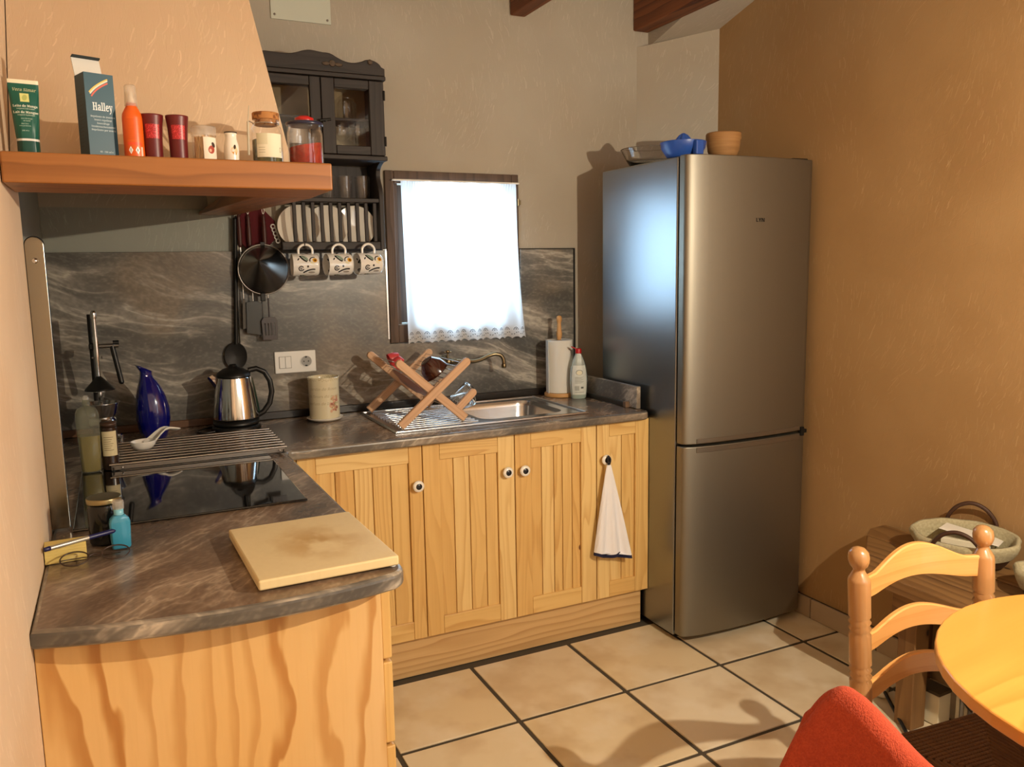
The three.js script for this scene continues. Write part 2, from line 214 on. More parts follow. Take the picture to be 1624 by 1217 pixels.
// ---------------------------------------------------------------- the room
{
  const floor = struct('floor', span(-0.2, 3.3, -0.16, -0.004, -0.3, 5.3, 0), M.grout);
  const P = 0.4132, TX = 1.0908, TZ = 1.0097, gap = 0.016, cache = {};
  for (let i = -3; i <= 4; i++) for (let j = -2; j <= 9; j++) {
    const x0 = Math.max(TX + i * P + gap / 2, 0.21), x1 = Math.min(TX + (i + 1) * P - gap / 2, 2.925), z0 = TZ + j * P + gap / 2, z1 = Math.min(TZ + (j + 1) * P - gap / 2, 4.99);
    if (x1 - x0 < 0.03 || z1 - z0 < 0.03 || (j === -2 && i < 4) || (j === -1 && i < -1)) continue;
    const w = x1 - x0, d = z1 - z0, key = w.toFixed(3) + d.toFixed(3) + (i + 3 * j & 1);
    const t = mesh('tile', cache[key] ??= metres(box(w, 0.012, d, 0, 0, 0, 0.0022, 1), 'z'), M.tiles[mod(i * 7 + j * 5 + i * j, 4)], floor);
    t.position.set((x0 + x1) / 2, -0.006 + 0.0008 * Math.sin(i * 3.7 + j * 5.1), (z0 + z1) / 2);
    if ((i + j) % 2 && Math.abs(w - d) < 1e-6) t.rotation.y = Math.PI;
  }
  // back wall with the window opening
  const back = shapeOf([[-0.2, 0], [3.25, 0], [3.25, 3.0], [-0.2, 3.0]]);
  back.holes.push(new THREE.Path([V2(1.465, 1.243), V2(1.985, 1.243), V2(1.985, 1.825), V2(1.465, 1.825)]));
  struct('wall_back', metres(ext(back, 0.25).translate(0, 0, -0.25), 'y'), M.cream);
  struct('wall_back_hood_shade', metres(span(0.209, 0.846, 1.5465, 1.70, 0.0, 0.0018, 0), 'y'), M.grey);  // added thin sheet: shade under the hood put into a darker grey
  // the corner behind the fridge is cut off by a slanting piece of wall with a sloping top
  const pier = shapeOf([[2.639, -0.05], [2.639, 0.001], [2.97, 0.226], [2.97, -0.05]].map(([x, z]) => [x, -z]));
  const pg = new THREE.ExtrudeGeometry(pier, { depth: 1, bevelEnabled: false }).rotateX(-Math.PI / 2), pp = pg.attributes.position;
  for (let i = 0; i < pp.count; i++) pp.setY(i, pp.getY(i) * (2.447 + 0.2 * (pp.getX(i) - 2.639)));
  pg.computeVertexNormals(); struct('wall_back_slant', metres(pg, 'y'), M.cream);
  // right wall: lower, thick part with a sloping top, thinner above; glazed door opening behind the camera
  const right = shapeOf([[-0.25, 0], [3.23, 0], [3.23, 2.12], [4.33, 2.12], [4.33, 0], [5.2, 0], [5.2, 3.0], [2.0, 3.0], [-0.25, 2.385]]);
  struct('wall_right', metres(ext(right, 0.22).rotateY(-Math.PI / 2).translate(3.16, 0, 0), 'y'), M.ochre);
  struct('wall_right_upper', metres(span(3.0, 3.16, 2.3, 3.0, -0.25, 2.6, 0), 'y'), M.ochre);
  struct('wall_left', metres(span(0.03, 0.25, 0, 3.0, 1.20, 5.2, 0.012, 3), 'y'), M.peach);
  struct('wall_left_upper', metres(span(0.19, 0.25, 1.695, 3.0, 0.86, 1.1995, 0), 'y'), M.peach);
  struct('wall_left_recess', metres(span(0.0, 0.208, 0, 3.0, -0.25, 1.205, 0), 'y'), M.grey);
  const front = shapeOf([[0, 0], [3.25, 0], [3.25, 3.0], [0, 3.0]]);
  front.holes.push(new THREE.Path([V2(1.48, 1.70), V2(2.92, 1.70), V2(2.92, 2.6), V2(1.48, 2.6)]));
  struct('wall_front', metres(ext(front, 0.2).translate(0, 0, 5.0), 'y'), M.white);
  struct('ceiling', metres(span(0, 3.25, 2.72, 2.9, -0.25, 5.2, 0), 'z'), M.white);
  // sloping plaster between the last beam and the right wall
  const sl = shapeOf([[-0.25, 2.385], [1.1, 2.745], [1.1, 2.78], [-0.25, 2.78]]);
  struct('ceiling_slope', metres(ext(sl, 0.30).rotateY(-Math.PI / 2).translate(3.0, 0, 0), 'z'), M.cream);
  // skirting along the right wall, tile by tile
  const skirt = struct('baseboard_right', span(2.931, 2.941, 0, 0.083, 0.2, 3.2, 0.001), M.grout), sg = box(0.011, 0.082, 0.325, 0, 0.041, 0, 0.002, 1);
  for (let k = 0; k < 9; k++) mesh('tile', sg, M.skirting, skirt).position.set(2.926, 0.001, 0.37 + k * 0.331);
  for (const [x, w] of [[1.40, 0.07], [2.0, 0.07], [2.617, 0.08]]) {
    const b = thing('ceiling_beam', ['brown timber beam end barely showing at the top of the photo, left of the other beams', 'narrow brown timber ceiling beam above the right side of the window', 'brown timber ceiling beam above the fridge, rightmost of the beams'][Math.round((x - 1.4) / 0.6)], 'beam', [x, 2.514, 0.0]);
    mesh('timber', metres(span(0, w, 0, 0.21, 0.002, 4.99, 0.006), 'z'), M.beam, b);
  }
}
// ---------------------------------------------------------------- hood over the cooking corner, with its timber shelf
{
  // front leans back, right side nearly upright: a plaster shell, open below
  const Y0 = 1.69, Y1 = 2.719, zf = y => 1.34 - 0.66 * (y - Y0), xr = y => 0.803 - 0.066 * (y - Y0);
  const q = (y, o) => [[0.252, y, zf(y) - o], [xr(y) - o, y, zf(y) - o], [xr(y) - o, y, 0.002]];
  const quad = (a, b, c, d, nu = 1, nv = 1) => { const pos = [], idx = []; for (let j = 0; j <= nv; j++) for (let i = 0; i <= nu; i++) for (let k = 0; k < 3; k++) pos.push(mix(mix(a[k], b[k], i / nu), mix(d[k], c[k], i / nu), j / nv)); for (let j = 0; j < nv; j++) for (let i = 0; i < nu; i++) { const e = j * (nu + 1) + i; idx.push(e, e + 1, e + nu + 2, e, e + nu + 2, e + nu + 1); } const g = new THREE.BufferGeometry(); g.setAttribute('position', new THREE.Float32BufferAttribute(pos, 3)); g.setIndex(idx); g.computeVertexNormals(); return g; };
  const o0 = q(Y0, 0), o1 = q(Y1, 0), i0 = q(Y0, 0.05), i1 = q(Y1, 0.05);
  const g = join(quad(o0[0], o0[1], o1[1], o1[0]), quad(o0[1], o0[2], o1[2], o1[1]), quad(i0[1], i0[0], i1[0], i1[1]), quad(i0[2], i0[1], i1[1], i1[2]), quad(i0[0], i0[1], o0[1], o0[0]), quad(i0[1], i0[2], o0[2], o0[1]));
  tag(mesh('chimney_hood', metres(g, 'y'), M.peach), 'peach plastered hood leaning back above the timber shelf at left', 'hood');
  const s = thing('hood_shelf', 'thick orange-brown timber shelf under the hood, carrying jars and bottles', 'shelf', [0.252, 1.635, 0.0]);
  mesh('front_board', metres(span(0, 0.591, 0, 0.055, 1.33, 1.528, 0.004, 2), 'x'), M.shelf, s);
  const side = shapeOf([[0.002, 0.044], [1.328, 0.0], [1.328, 0.055], [0.002, 0.055]]);
  mesh('side_board', metres(ext(side, 0.125, 0.002, 1).rotateY(-Math.PI / 2).translate(0.591, 0, 0), 'z'), M.shelf, s);
}
// ---------------------------------------------------------------- window, curtain
{
  const w = thing('window_1', '', 'window', [0, 0, 0]); w.name = 'window_1'; w.userData = { kind: 'structure' };
  const f = mesh('window_frame', metres(join(span(1.425, 1.462, 1.168, 1.862, 0.0005, 0.016, 0.003), span(1.988, 2.020, 1.168, 1.862, 0.0005, 0.016, 0.003), span(1.463, 1.987, 1.812, 1.862, 0.0005, 0.016, 0.003), span(1.463, 1.987, 1.168, 1.242, 0.0005, 0.012, 0.003)), 'y'), M.frameWood, w);
  mesh('reveal', metres(join(span(1.4655, 1.480, 1.2435, 1.8245, -0.048, 0, 0), span(1.970, 1.9845, 1.2435, 1.8245, -0.048, 0, 0)), 'y'), M.frameWood, w);
  mesh('sash', metres(join(span(1.466, 1.535, 1.246, 1.811, -0.085, -0.05, 0.003), span(1.948, 1.984, 1.246, 1.811, -0.085, -0.05, 0.003), span(1.5355, 1.947, 1.77, 1.811, -0.085, -0.05, 0.003), span(1.5355, 1.947, 1.246, 1.285, -0.085, -0.05, 0.003)), 'y'), M.frameWood, w);
  mesh('pane', span(1.5355, 1.947, 1.285, 1.77, -0.07, -0.067, 0), M.glass, w);
  mesh('hinge', join(cyl(0.006, 0.006, 0.03, 2.016, 1.73, 0.02), span(2.012, 2.03, 1.735, 1.755, 0.014, 0.019, 0.001)), M.brass, w);
  const cloth = canvasTex(1024, 1280, (c, W, H) => {
    c.fillStyle = '#f6f6f6'; c.fillRect(0, 0, W, H);
    const n = 16;                                                        // eyelet motifs above the scalloped hem
    for (let i = 0; i < n; i++) { const x = (i + 0.5) / n * W, y = H - 62; c.strokeStyle = '#ffffff'; c.lineWidth = 5;
      c.beginPath(); c.arc(x, y, 26, Math.PI, 0); c.stroke(); c.fillStyle = '#77777c';
      for (let k = 0; k < 5; k++) { const a = Math.PI * (1.1 + 0.2 * k); c.beginPath(); c.arc(x + 16 * Math.cos(a), y + 16 * Math.sin(a), 4.2, 0, 7); c.fill(); }
      c.beginPath(); c.arc(x, y - 2, 5, 0, 7); c.fill(); for (let k = 0; k < 4; k++) { c.beginPath(); c.arc((i + k / 4) / n * W, H - 34 + 8 * Math.sin(k * 1.57), 4, 0, 7); c.fill(); } }
  }, { repeat: false });
  cloth.flipY = true;
  M.curtain = phys({ map: cloth, roughness: 1, transmission: 0.55, thickness: 0, side: THREE.DoubleSide, specularIntensity: 0 });
  const nu = 120, nv = 40, pos = [], uv = [], idx = [];
  for (let j = 0; j <= nv; j++) for (let i = 0; i <= nu; i++) {
    const u = i / nu, v = j / nv, hem = 0.008 * Math.abs(Math.sin(u * Math.PI * 16)), x0 = 1.484 + 0.006 * v, x1 = 1.998 + 0.036 * v * v;
    pos.push(mix(x0, x1, u), 1.820 - v * (0.657 - hem) , 0.036 + (0.004 + 0.009 * v) * Math.sin(u * 34 + 1.5 * Math.sin(v * 2)) + 0.012 * v * v * u + (j === 0 ? 0.004 * Math.sin(i * 2.4) : 0)); uv.push(u, 1 - v);
  }
  for (let j = 0; j < nv; j++) for (let i = 0; i < nu; i++) { const a = j * (nu + 1) + i; idx.push(a, a + nu + 1, a + 1, a + 1, a + nu + 1, a + nu + 2); }
  const g = new THREE.BufferGeometry(); g.setAttribute('position', new THREE.Float32BufferAttribute(pos, 3)); g.setAttribute('uv', new THREE.Float32BufferAttribute(uv, 2)); g.setIndex(idx); g.computeVertexNormals();
  const c = thing('curtain', 'short white lace-edged curtain glowing with daylight at the kitchen window', 'curtain', [0, 0, 0]);
  mesh('cloth', g, M.curtain, c);
  mesh('rod', join(rod([1.452, 1.823, 0.036], [2.012, 1.823, 0.036], 0.004), rod([1.452, 1.823, 0.036], [1.452, 1.823, 0.012], 0.003), rod([2.012, 1.823, 0.036], [2.012, 1.823, 0.012], 0.003)), M.plastic, c);
}
// openings behind the camera; the high window is added for its light
{
  const d = new THREE.Group(); d.name = 'door_1'; d.userData = { kind: 'structure' }; scene.add(d);
  mesh('door_frame', metres(join(span(2.99, 3.05, 0, 2.12, 3.23, 3.31, 0.003), span(2.99, 3.05, 0, 2.12, 4.25, 4.33, 0.003), span(2.99, 3.05, 2.03, 2.12, 3.31, 4.25, 0.003), span(2.99, 3.05, 0, 0.34, 3.31, 4.25, 0.003)), 'y'), M.frameWood, d);
  mesh('pane', span(3.018, 3.022, 0.34, 2.03, 3.31, 4.25, 0), M.glass, d); mesh('door_handle', join(rod([2.99, 1.05, 3.27], [2.95, 1.05, 3.27], 0.008), rod([2.95, 1.05, 3.27], [2.95, 1.05, 3.38], 0.009)), M.brass, d);
  const w = new THREE.Group(); w.name = 'window_2'; w.userData = { kind: 'structure' }; scene.add(w);  // unseen window, added to throw high daylight on hood and cabinets
  mesh('window_frame', metres(join(span(1.48, 1.53, 1.7, 2.6, 5.08, 5.14, 0.003), span(2.87, 2.92, 1.7, 2.6, 5.08, 5.14, 0.003), span(1.53, 2.87, 2.55, 2.6, 5.08, 5.14, 0.003), span(1.53, 2.87, 1.7, 1.75, 5.08, 5.14, 0.003)), 'y'), M.frameWood, w);
  mesh('pane', span(1.53, 2.87, 1.75, 2.55, 5.108, 5.112, 0), M.glass, w);
}
// ---------------------------------------------------------------- base cabinets
const TOP = 0.90;
{
  const knobBody = lathe([[0, 0], [0.008, 0], [0.007, 0.008], [0.017, 0.012], [0.0205, 0.018], [0.0195, 0.024], [0.012, 0.0265], [0.011, 0.0262]].map(([r, y]) => [r, y]), 28).rotateX(Math.PI / 2);
  const knobEye = lathe([[0, 0.0292], [0.006, 0.0288], [0.011, 0.0266], [0.0115, 0.0255], [0, 0.0250]].reverse(), 24).rotateX(Math.PI / 2);
  M.knobEye = phys({ color: 0x20242b, roughness: 0.2 });
  let n = 0;
  // a framed door with tongue-and-groove boards; local origin at its lower left corner, front at z = 0.022
  function door(parent, x0, x1, y0, y1, stileL, stileR, planks, knobX, knobY, z0 = 0.578, rail0 = 0.066, rail1 = 0.064) {
    const d = new THREE.Group(); d.name = 'door'; d.position.set(x0, y0, z0); parent.add(d);
    const w = x1 - x0, h = y1 - y0, wood = () => M.pine[n++ % 4];
    mesh('stile', metres(span(0, stileL, 0, h, 0, 0.022, 0.002), 'y'), wood(), d);
    mesh('stile', metres(span(w - stileR, w, 0, h, 0, 0.022, 0.002), 'y'), wood(), d);
    mesh('rail', metres(span(stileL + 0.0005, w - stileR - 0.0005, h - rail1, h, 0, 0.0215, 0.002), 'x'), wood(), d);
    mesh('rail', metres(span(stileL + 0.0005, w - stileR - 0.0005, 0, rail0, 0, 0.0215, 0.002), 'x'), wood(), d);
    const total = planks.reduce((a, b) => a + b, 0), pw = w - stileL - stileR; let x = stileL;
    for (const p of planks) { const e = pw * p / total; mesh('plank', metres(span(x + 0.0012, x + e - 0.0012, rail0 - 0.002, h - rail1 + 0.002, 0.002, 0.0135, 0.0025), 'y'), wood(), d); x += e; }
    mesh('backing', span(stileL, w - stileR, rail0, h - rail1, 0, 0.004, 0), M.pine[3], d);
    if (knobX !== null) { const k = mesh('knob', knobBody, M.porcelain, d); k.position.set(knobX - x0, knobY - y0, 0.022); const e = mesh('knob_center', knobEye, M.knobEye, k); e.position.set(0, 0, 0); }
    return d;
  }
  const carcass = (t, x0, x1) => mesh('carcass', metres(span(x0, x1, 0.15, 0.862, 0.03, 0.576, 0.001), 'y'), M.pine[0], t);
  const c1 = thing('base_cabinet', 'corner base cabinet of pine with one planked door, leftmost under the sink counter', 'cabinet');
  carcass(c1, 0.875, 1.339); mesh('filler_strip', metres(span(0.868, 0.908, 0.155, 0.8658, 0.578, 0.597, 0.002), 'y'), M.pine[2], c1);
  door(c1, 0.910, 1.339, 0.155, 0.8658, 0.06, 0.048, [1, 1, 1, 1, 1], 1.317, 0.721);
  const c2 = thing('base_cabinet', 'pine base cabinet with a pair of planked doors under the sink', 'cabinet');
  mesh('carcass', metres(join(span(1.341, 1.357, 0.15, 0.862, 0.03, 0.576, 0.001), span(2.0345, 2.0505, 0.15, 0.862, 0.03, 0.576, 0.001), span(1.3575, 2.034, 0.15, 0.166, 0.03, 0.576, 0.001), span(1.3575, 2.034, 0.1665, 0.862, 0.03, 0.04, 0.001)), 'y'), M.pine[0], c2); door(c2, 1.3425, 1.697, 0.155, 0.8658, 0.062, 0.066, [1, 1.15, 1.15, 0.9], 1.662, 0.727); door(c2, 1.7005, 2.0495, 0.155, 0.8658, 0.066, 0.067, [0.9, 1, 0.7, 0.8, 0.7], 1.731, 0.725);
  const c3 = thing('base_cabinet', 'narrow pine base cabinet with one door beside the fridge', 'cabinet');
  carcass(c3, 2.052, 2.283); door(c3, 2.0535, 2.294, 0.155, 0.8658, 0.056, 0.062, [1, 1], 2.084, 0.724, 0.578, 0.064, 0.056);
  tag(mesh('plinth_board', metres(join(span(0.868, 2.283, 0.0, 0.148, 0.545, 0.565, 0.002)), 'x'), M.plinth), 'pale wooden plinth board along the floor below the cabinet doors', 'plinth');
  // the peninsula: end panel towards the camera, drawer fronts on the far side
  const p = thing('peninsula_cabinet', 'pine peninsula cabinet with bold flame-grained end panel in the foreground', 'cabinet');
  const ep = span(0.2508, 0.842, 0.0, 0.862, 1.742, 1.762, 0.002); { const q = metres(ep, 'y', [-0.24, 0.02]); mesh('end_panel', q, M.panel, p); }
  mesh('carcass', metres(span(0.254, 0.842, 0.10, 0.862, 0.62, 1.741, 0.001), 'y'), M.pine[0], p);
  for (const [y0, y1] of [[0.697, 0.856], [0.516, 0.690], [0.336, 0.509], [0.105, 0.329]]) { const d = mesh('drawer', metres(span(0.843, 0.864, y0, y1, 1.20, 1.752, 0.004), 'z'), M.pine[1], p); const k = mesh('knob', knobBody, M.porcelain, d); k.rotation.y = Math.PI / 2; k.position.set(0.864, (y0 + y1) / 2, 1.47); }
  mesh('door', metres(span(0.843, 0.864, 0.105, 0.856, 0.655, 1.195, 0.004), 'y'), M.pine[2], p);
}
// ---------------------------------------------------------------- worktop, splashbacks, sealing strips
{
  const s = new THREE.Shape(), P = (x, z) => [x, -z];
  s.moveTo(...P(0.211, 0.002)); s.lineTo(...P(0.211, 1.199)); s.lineTo(...P(0.2508, 1.2055)); s.lineTo(...P(0.2508, 1.788));
  s.bezierCurveTo(...P(0.43, 1.853), ...P(0.66, 1.875), ...P(0.853, 1.825)); s.quadraticCurveTo(...P(0.882, 1.812), ...P(0.882, 1.775));
  s.lineTo(...P(0.872, 0.665)); s.quadraticCurveTo(...P(0.872, 0.640), ...P(0.897, 0.640)); s.lineTo(...P(2.245, 0.632)); s.quadraticCurveTo(...P(2.280, 0.632), ...P(2.280, 0.60)); s.lineTo(...P(2.280, 0.002)); s.closePath();
  const hole = new THREE.Path(); const hp = [[1.605, 0.125], [2.005, 0.125], [2.005, 0.505], [1.605, 0.505]]; hp.forEach((q, i) => i ? hole.lineTo(...P(...q)) : hole.moveTo(...P(...q))); hole.closePath(); s.holes.push(hole);
  const w = thing('worktop', 'L-shaped brown-grey stone-look worktop with a curved end in the foreground', 'worktop');
  let g = metres(plan(s, TOP - 0.0335, 0.0335, 0.009, 3), 'y', [0, 0]);
  // the top face and the rounded edge are of the same sheet; the edge shows the paler print of its front
  const p = g.attributes.position, top = [], edge = [], pick = (list) => { const q = new THREE.BufferGeometry(); for (const [k, n] of [['position', 3], ['normal', 3], ['uv', 2]]) { const a = g.attributes[k].array, o = []; for (const i of list) for (let c = 0; c < 3 * n; c++) o.push(a[i * n + c]); q.setAttribute(k, new THREE.Float32BufferAttribute(o, n)); } return q; };
  for (let i = 0; i < p.count; i += 3) (Math.min(p.getY(i), p.getY(i + 1), p.getY(i + 2)) > TOP - 0.0012 ? top : edge).push(i);
  mesh('top_face', pick(top), M.stoneTop, w); mesh('front_edge', pick(edge), M.stoneEdge, w);
  const left = tag(mesh('splashback', metres(span(0.210, 0.829, 0.901, 1.546, 0.002, 0.016, 0.0015), 'y', [0.1, 0.2]), M.stoneWall), 'grey stone-look splashback panel behind the hob and kettle', 'splashback');
  const rs = shapeOf([[0.833, 0.901], [2.290, 0.901], [2.290, 1.546], [2.024, 1.546], [2.024, 1.166], [1.421, 1.166], [1.421, 1.546], [0.833, 1.546]]);
  const r = thing('splashback', 'grey stone-look splashback panel around the window and behind the sink', 'splashback');
  mesh('panel', metres(ext(rs, 0.014, 0.0012, 1).translate(0, 0, 0.002), 'y', [0.15, 0.05]), M.stoneWall, r);
  mesh('edge_trim', join(span(2.291, 2.298, 0.94, 1.55, 0.002, 0.019, 0.001)), M.rubber, r);
  mesh('steel_trim', join(span(1.4125, 1.4205, 1.185, 1.545, 0.0165, 0.021, 0.001), span(1.385, 1.4205, 1.5465, 1.550, 0.003, 0.019, 0.0008)), M.steel, r);
  mesh('top_trim', span(2.024, 2.29, 1.5465, 1.550, 0.003, 0.017, 0.0008), M.rubber, r);
  tag(mesh('sealing_strip', join(span(0.212, 0.86, 0.9005, 0.928, 0.0165, 0.034, 0.004)), M.sealBrown = std({ color: 0x6a4a33, roughness: 0.35 })), 'brown sealing strip between worktop and splashback behind the kettle', 'seal');
  tag(mesh('sealing_strip', join(span(0.862, 2.255, 0.9005, 0.930, 0.0165, 0.036, 0.004), span(2.2425, 2.2535, 0.9005, 0.922, 0.037, 0.50, 0.003)), M.sealDark = std({ color: 0x231f1c, roughness: 0.3 })), 'dark sealing strip along the wall behind the sink', 'seal');
  const u = thing('upstand', 'short grey stone-look upstand on the worktop against the fridge side', 'upstand', [0, 0, 0]);
  mesh('panel', metres(span(2.254, 2.272, 0.9015, 0.992, 0.037, 0.575, 0.003), 'y'), M.stoneEdge, u);
  mesh('end_cap', span(2.236, 2.2535, 0.9005, 0.925, 0.501, 0.522, 0.002), colour(0x6e5540), u);
  // steel strip on the end of the left wall
  const st = shapeOf([]), rr = 0.018; st.moveTo(-rr, 0); st.lineTo(rr, 0); st.lineTo(rr, 0.627); st.absarc(0, 0.627, rr, 0, Math.PI, false); st.lineTo(-rr, 0);
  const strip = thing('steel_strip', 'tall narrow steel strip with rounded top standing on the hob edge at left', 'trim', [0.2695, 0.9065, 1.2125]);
  mesh('backing', ext(st, 0.004, 0, 1, 20).scale(1.06, 1.004, 1).translate(0, 0, -0.0025), M.rubber, strip);  // black outline standing in for the gap shadow round the plate
  mesh('plate', ext(st, 0.004, 0.001, 2, 24).translate(0, 0, 0.002), M.strip, strip);
  mesh('screw', lathe([[0.006, 0], [0.0055, 0.002], [0.003, 0.0035], [0, 0.004]], 20).rotateX(Math.PI / 2).translate(-0.001, 0.595, 0.006), M.chrome, strip);
}
// ---------------------------------------------------------------- hob and the rack behind it
{
  const h = thing('hob', 'black glass hob set into the worktop at left', 'hob', [0, 0.9005, 0]);
  mesh('glass', plan(planShape([[0.292, 0.62], [0.812, 0.62], [0.812, 1.245], [0.292, 1.245]]), 0, 0.006, 0.0025, 2), M.hob, h);
  const k = thing('rod_rack', 'rectangular rack of thin steel rods lying behind the hob', 'rack', [0, 0.9066, 0]);
  for (let i = 0; i < 9; i++) mesh('rod', rod([0.366, 0.018, 0.352 + i * 0.0405], [0.868, 0.018, 0.352 + i * 0.0405], 0.0038, 10), M.steel, k);
  mesh('front_bar', span(0.37, 0.862, 0.002, 0.0155, 0.672, 0.682, 0.002), M.darkSteel, k);
  mesh('end_bar', span(0.372, 0.380, 0.002, 0.0135, 0.34, 0.682, 0.002), M.darkSteel, k); mesh('end_bar', span(0.852, 0.860, 0.002, 0.0135, 0.34, 0.682, 0.002), M.darkSteel, k);
  for (const x of [0.40, 0.845]) mesh('screw', new THREE.SphereGeometry(0.0035, 12, 8).translate(x, 0.009, 0.683), M.chrome, k);
  for (const [x, z, y] of [[0.376, 0.345, -0.0058], [0.856, 0.345, -0.0058], [0.376, 0.677, 0.0], [0.856, 0.677, 0.0]]) mesh('foot', cyl(0.006, 0.006, 0.003 - y, x, y, z, 12), M.rubber, k);
}
// ---------------------------------------------------------------- sink and tap
{
  const t = thing('sink', 'stainless steel sink with ribbed draining board and one deep bowl', 'sink', [0, 0.9008, 0]);
  const rim = planShape([[1.262, 0.085], [2.045, 0.085], [2.045, 0.555], [1.262, 0.555]]);
  const bowl = (w, d, r, y) => rrect(w, d, r, 6).map(([x, z]) => [1.805 + x, y, 0.315 + z]);
  const hp = rrect(0.36, 0.345, 0.06, 6).map(([x, z]) => V2(1.805 + x, -(0.315 + z))); rim.holes.push(new THREE.Path(hp));
  mesh('rim', metres(plan(rim, 0, 0.0035, 0.0012, 1), 'x'), M.sink, t);
  mesh('raised_edge', join(rod([2.036, 0.004, 0.092], [2.036, 0.004, 0.548], 0.0055), rod([1.27, 0.004, 0.548], [2.036, 0.004, 0.548], 0.004), rod([1.27, 0.004, 0.092], [2.036, 0.004, 0.092], 0.004), rod([1.27, 0.004, 0.092], [1.27, 0.004, 0.548], 0.004)), M.sink, t);
  mesh('bowl', loft([bowl(0.36, 0.345, 0.06, 0.003), bowl(0.352, 0.337, 0.058, -0.004), bowl(0.345, 0.33, 0.055, -0.02), bowl(0.335, 0.32, 0.055, -0.13), bowl(0.31, 0.295, 0.05, -0.152), bowl(0.27, 0.255, 0.04, -0.158), bowl(0.06, 0.06, 0.028, -0.162)].map(r => r.slice().reverse()), { cap0: false, cap1: true, crease: 1.2 }), M.sink, t);
  mesh('drain', lathe([[0.034, -0.160], [0.03, -0.157], [0.022, -0.160], [0, -0.161]], 24).translate(1.805, 0, 0.315), M.chrome, t);
  for (let i = 0; i < 11; i++) mesh('rib', rod([1.30, 0.0025, 0.135 + i * 0.036], [1.60, 0.0025, 0.135 + i * 0.036], 0.0055, 8).scale(1, 1, 1), M.sink, t);
  const f = thing('tap', 'antique brass swan-neck tap mounted on the splashback below the curtain', 'tap', [1.655, 1.082, 0.0165]);
  mesh('wall_plate', lathe([[0.0, 0.0], [0.024, 0.0], [0.024, 0.004], [0.017, 0.010], [0.013, 0.022], [0, 0.022]], 28).rotateX(Math.PI / 2), M.brass, f);
  mesh('body', join(lathe([[0, -0.026], [0.008, -0.026], [0.014, -0.018], [0.0155, 0], [0.014, 0.014], [0.008, 0.02], [0, 0.02]], 24).rotateX(Math.PI / 2).translate(0, 0, 0.045), lathe([[0.011, 0], [0.013, 0.006], [0.010, 0.016], [0.012, 0.022], [0.008, 0.032], [0, 0.034]], 20).rotateZ(-Math.PI / 2).translate(0.012, 0, 0.045), lathe([[0.009, 0], [0.011, 0.008], [0.007, 0.016], [0, 0.018]], 20).rotateZ(Math.PI / 2).translate(-0.012, 0, 0.045)), M.brass, f);
  mesh('handle', join(cyl(0.004, 0.004, 0.022, 0, 0.014, 0.045, 12), lathe([[0, 0], [0.007, 0.003], [0.009, 0.009], [0.006, 0.016], [0, 0.019]], 16).translate(0, 0.033, 0.045), rod([-0.016, 0.040, 0.045], [0.016, 0.040, 0.045], 0.0036)), M.brass, f);
  mesh('spout', tube([[0.03, 0, 0.045], [0.06, 0, 0.062], [0.105, -0.001, 0.088], [0.135, 0.008, 0.10], [0.160, 0.020, 0.108], [0.190, 0.026, 0.114], [0.213, 0.018, 0.118], [0.223, -0.001, 0.12], [0.224, -0.014, 0.12]], 0.0084, 48, 12), M.brass, f);
  mesh('nozzle', lathe([[0.0084, 0.018], [0.0108, 0.013], [0.0105, 0.002], [0.008, 0], [0, 0.001]], 20).translate(0.224, -0.034, 0.12), M.brass, f);
}
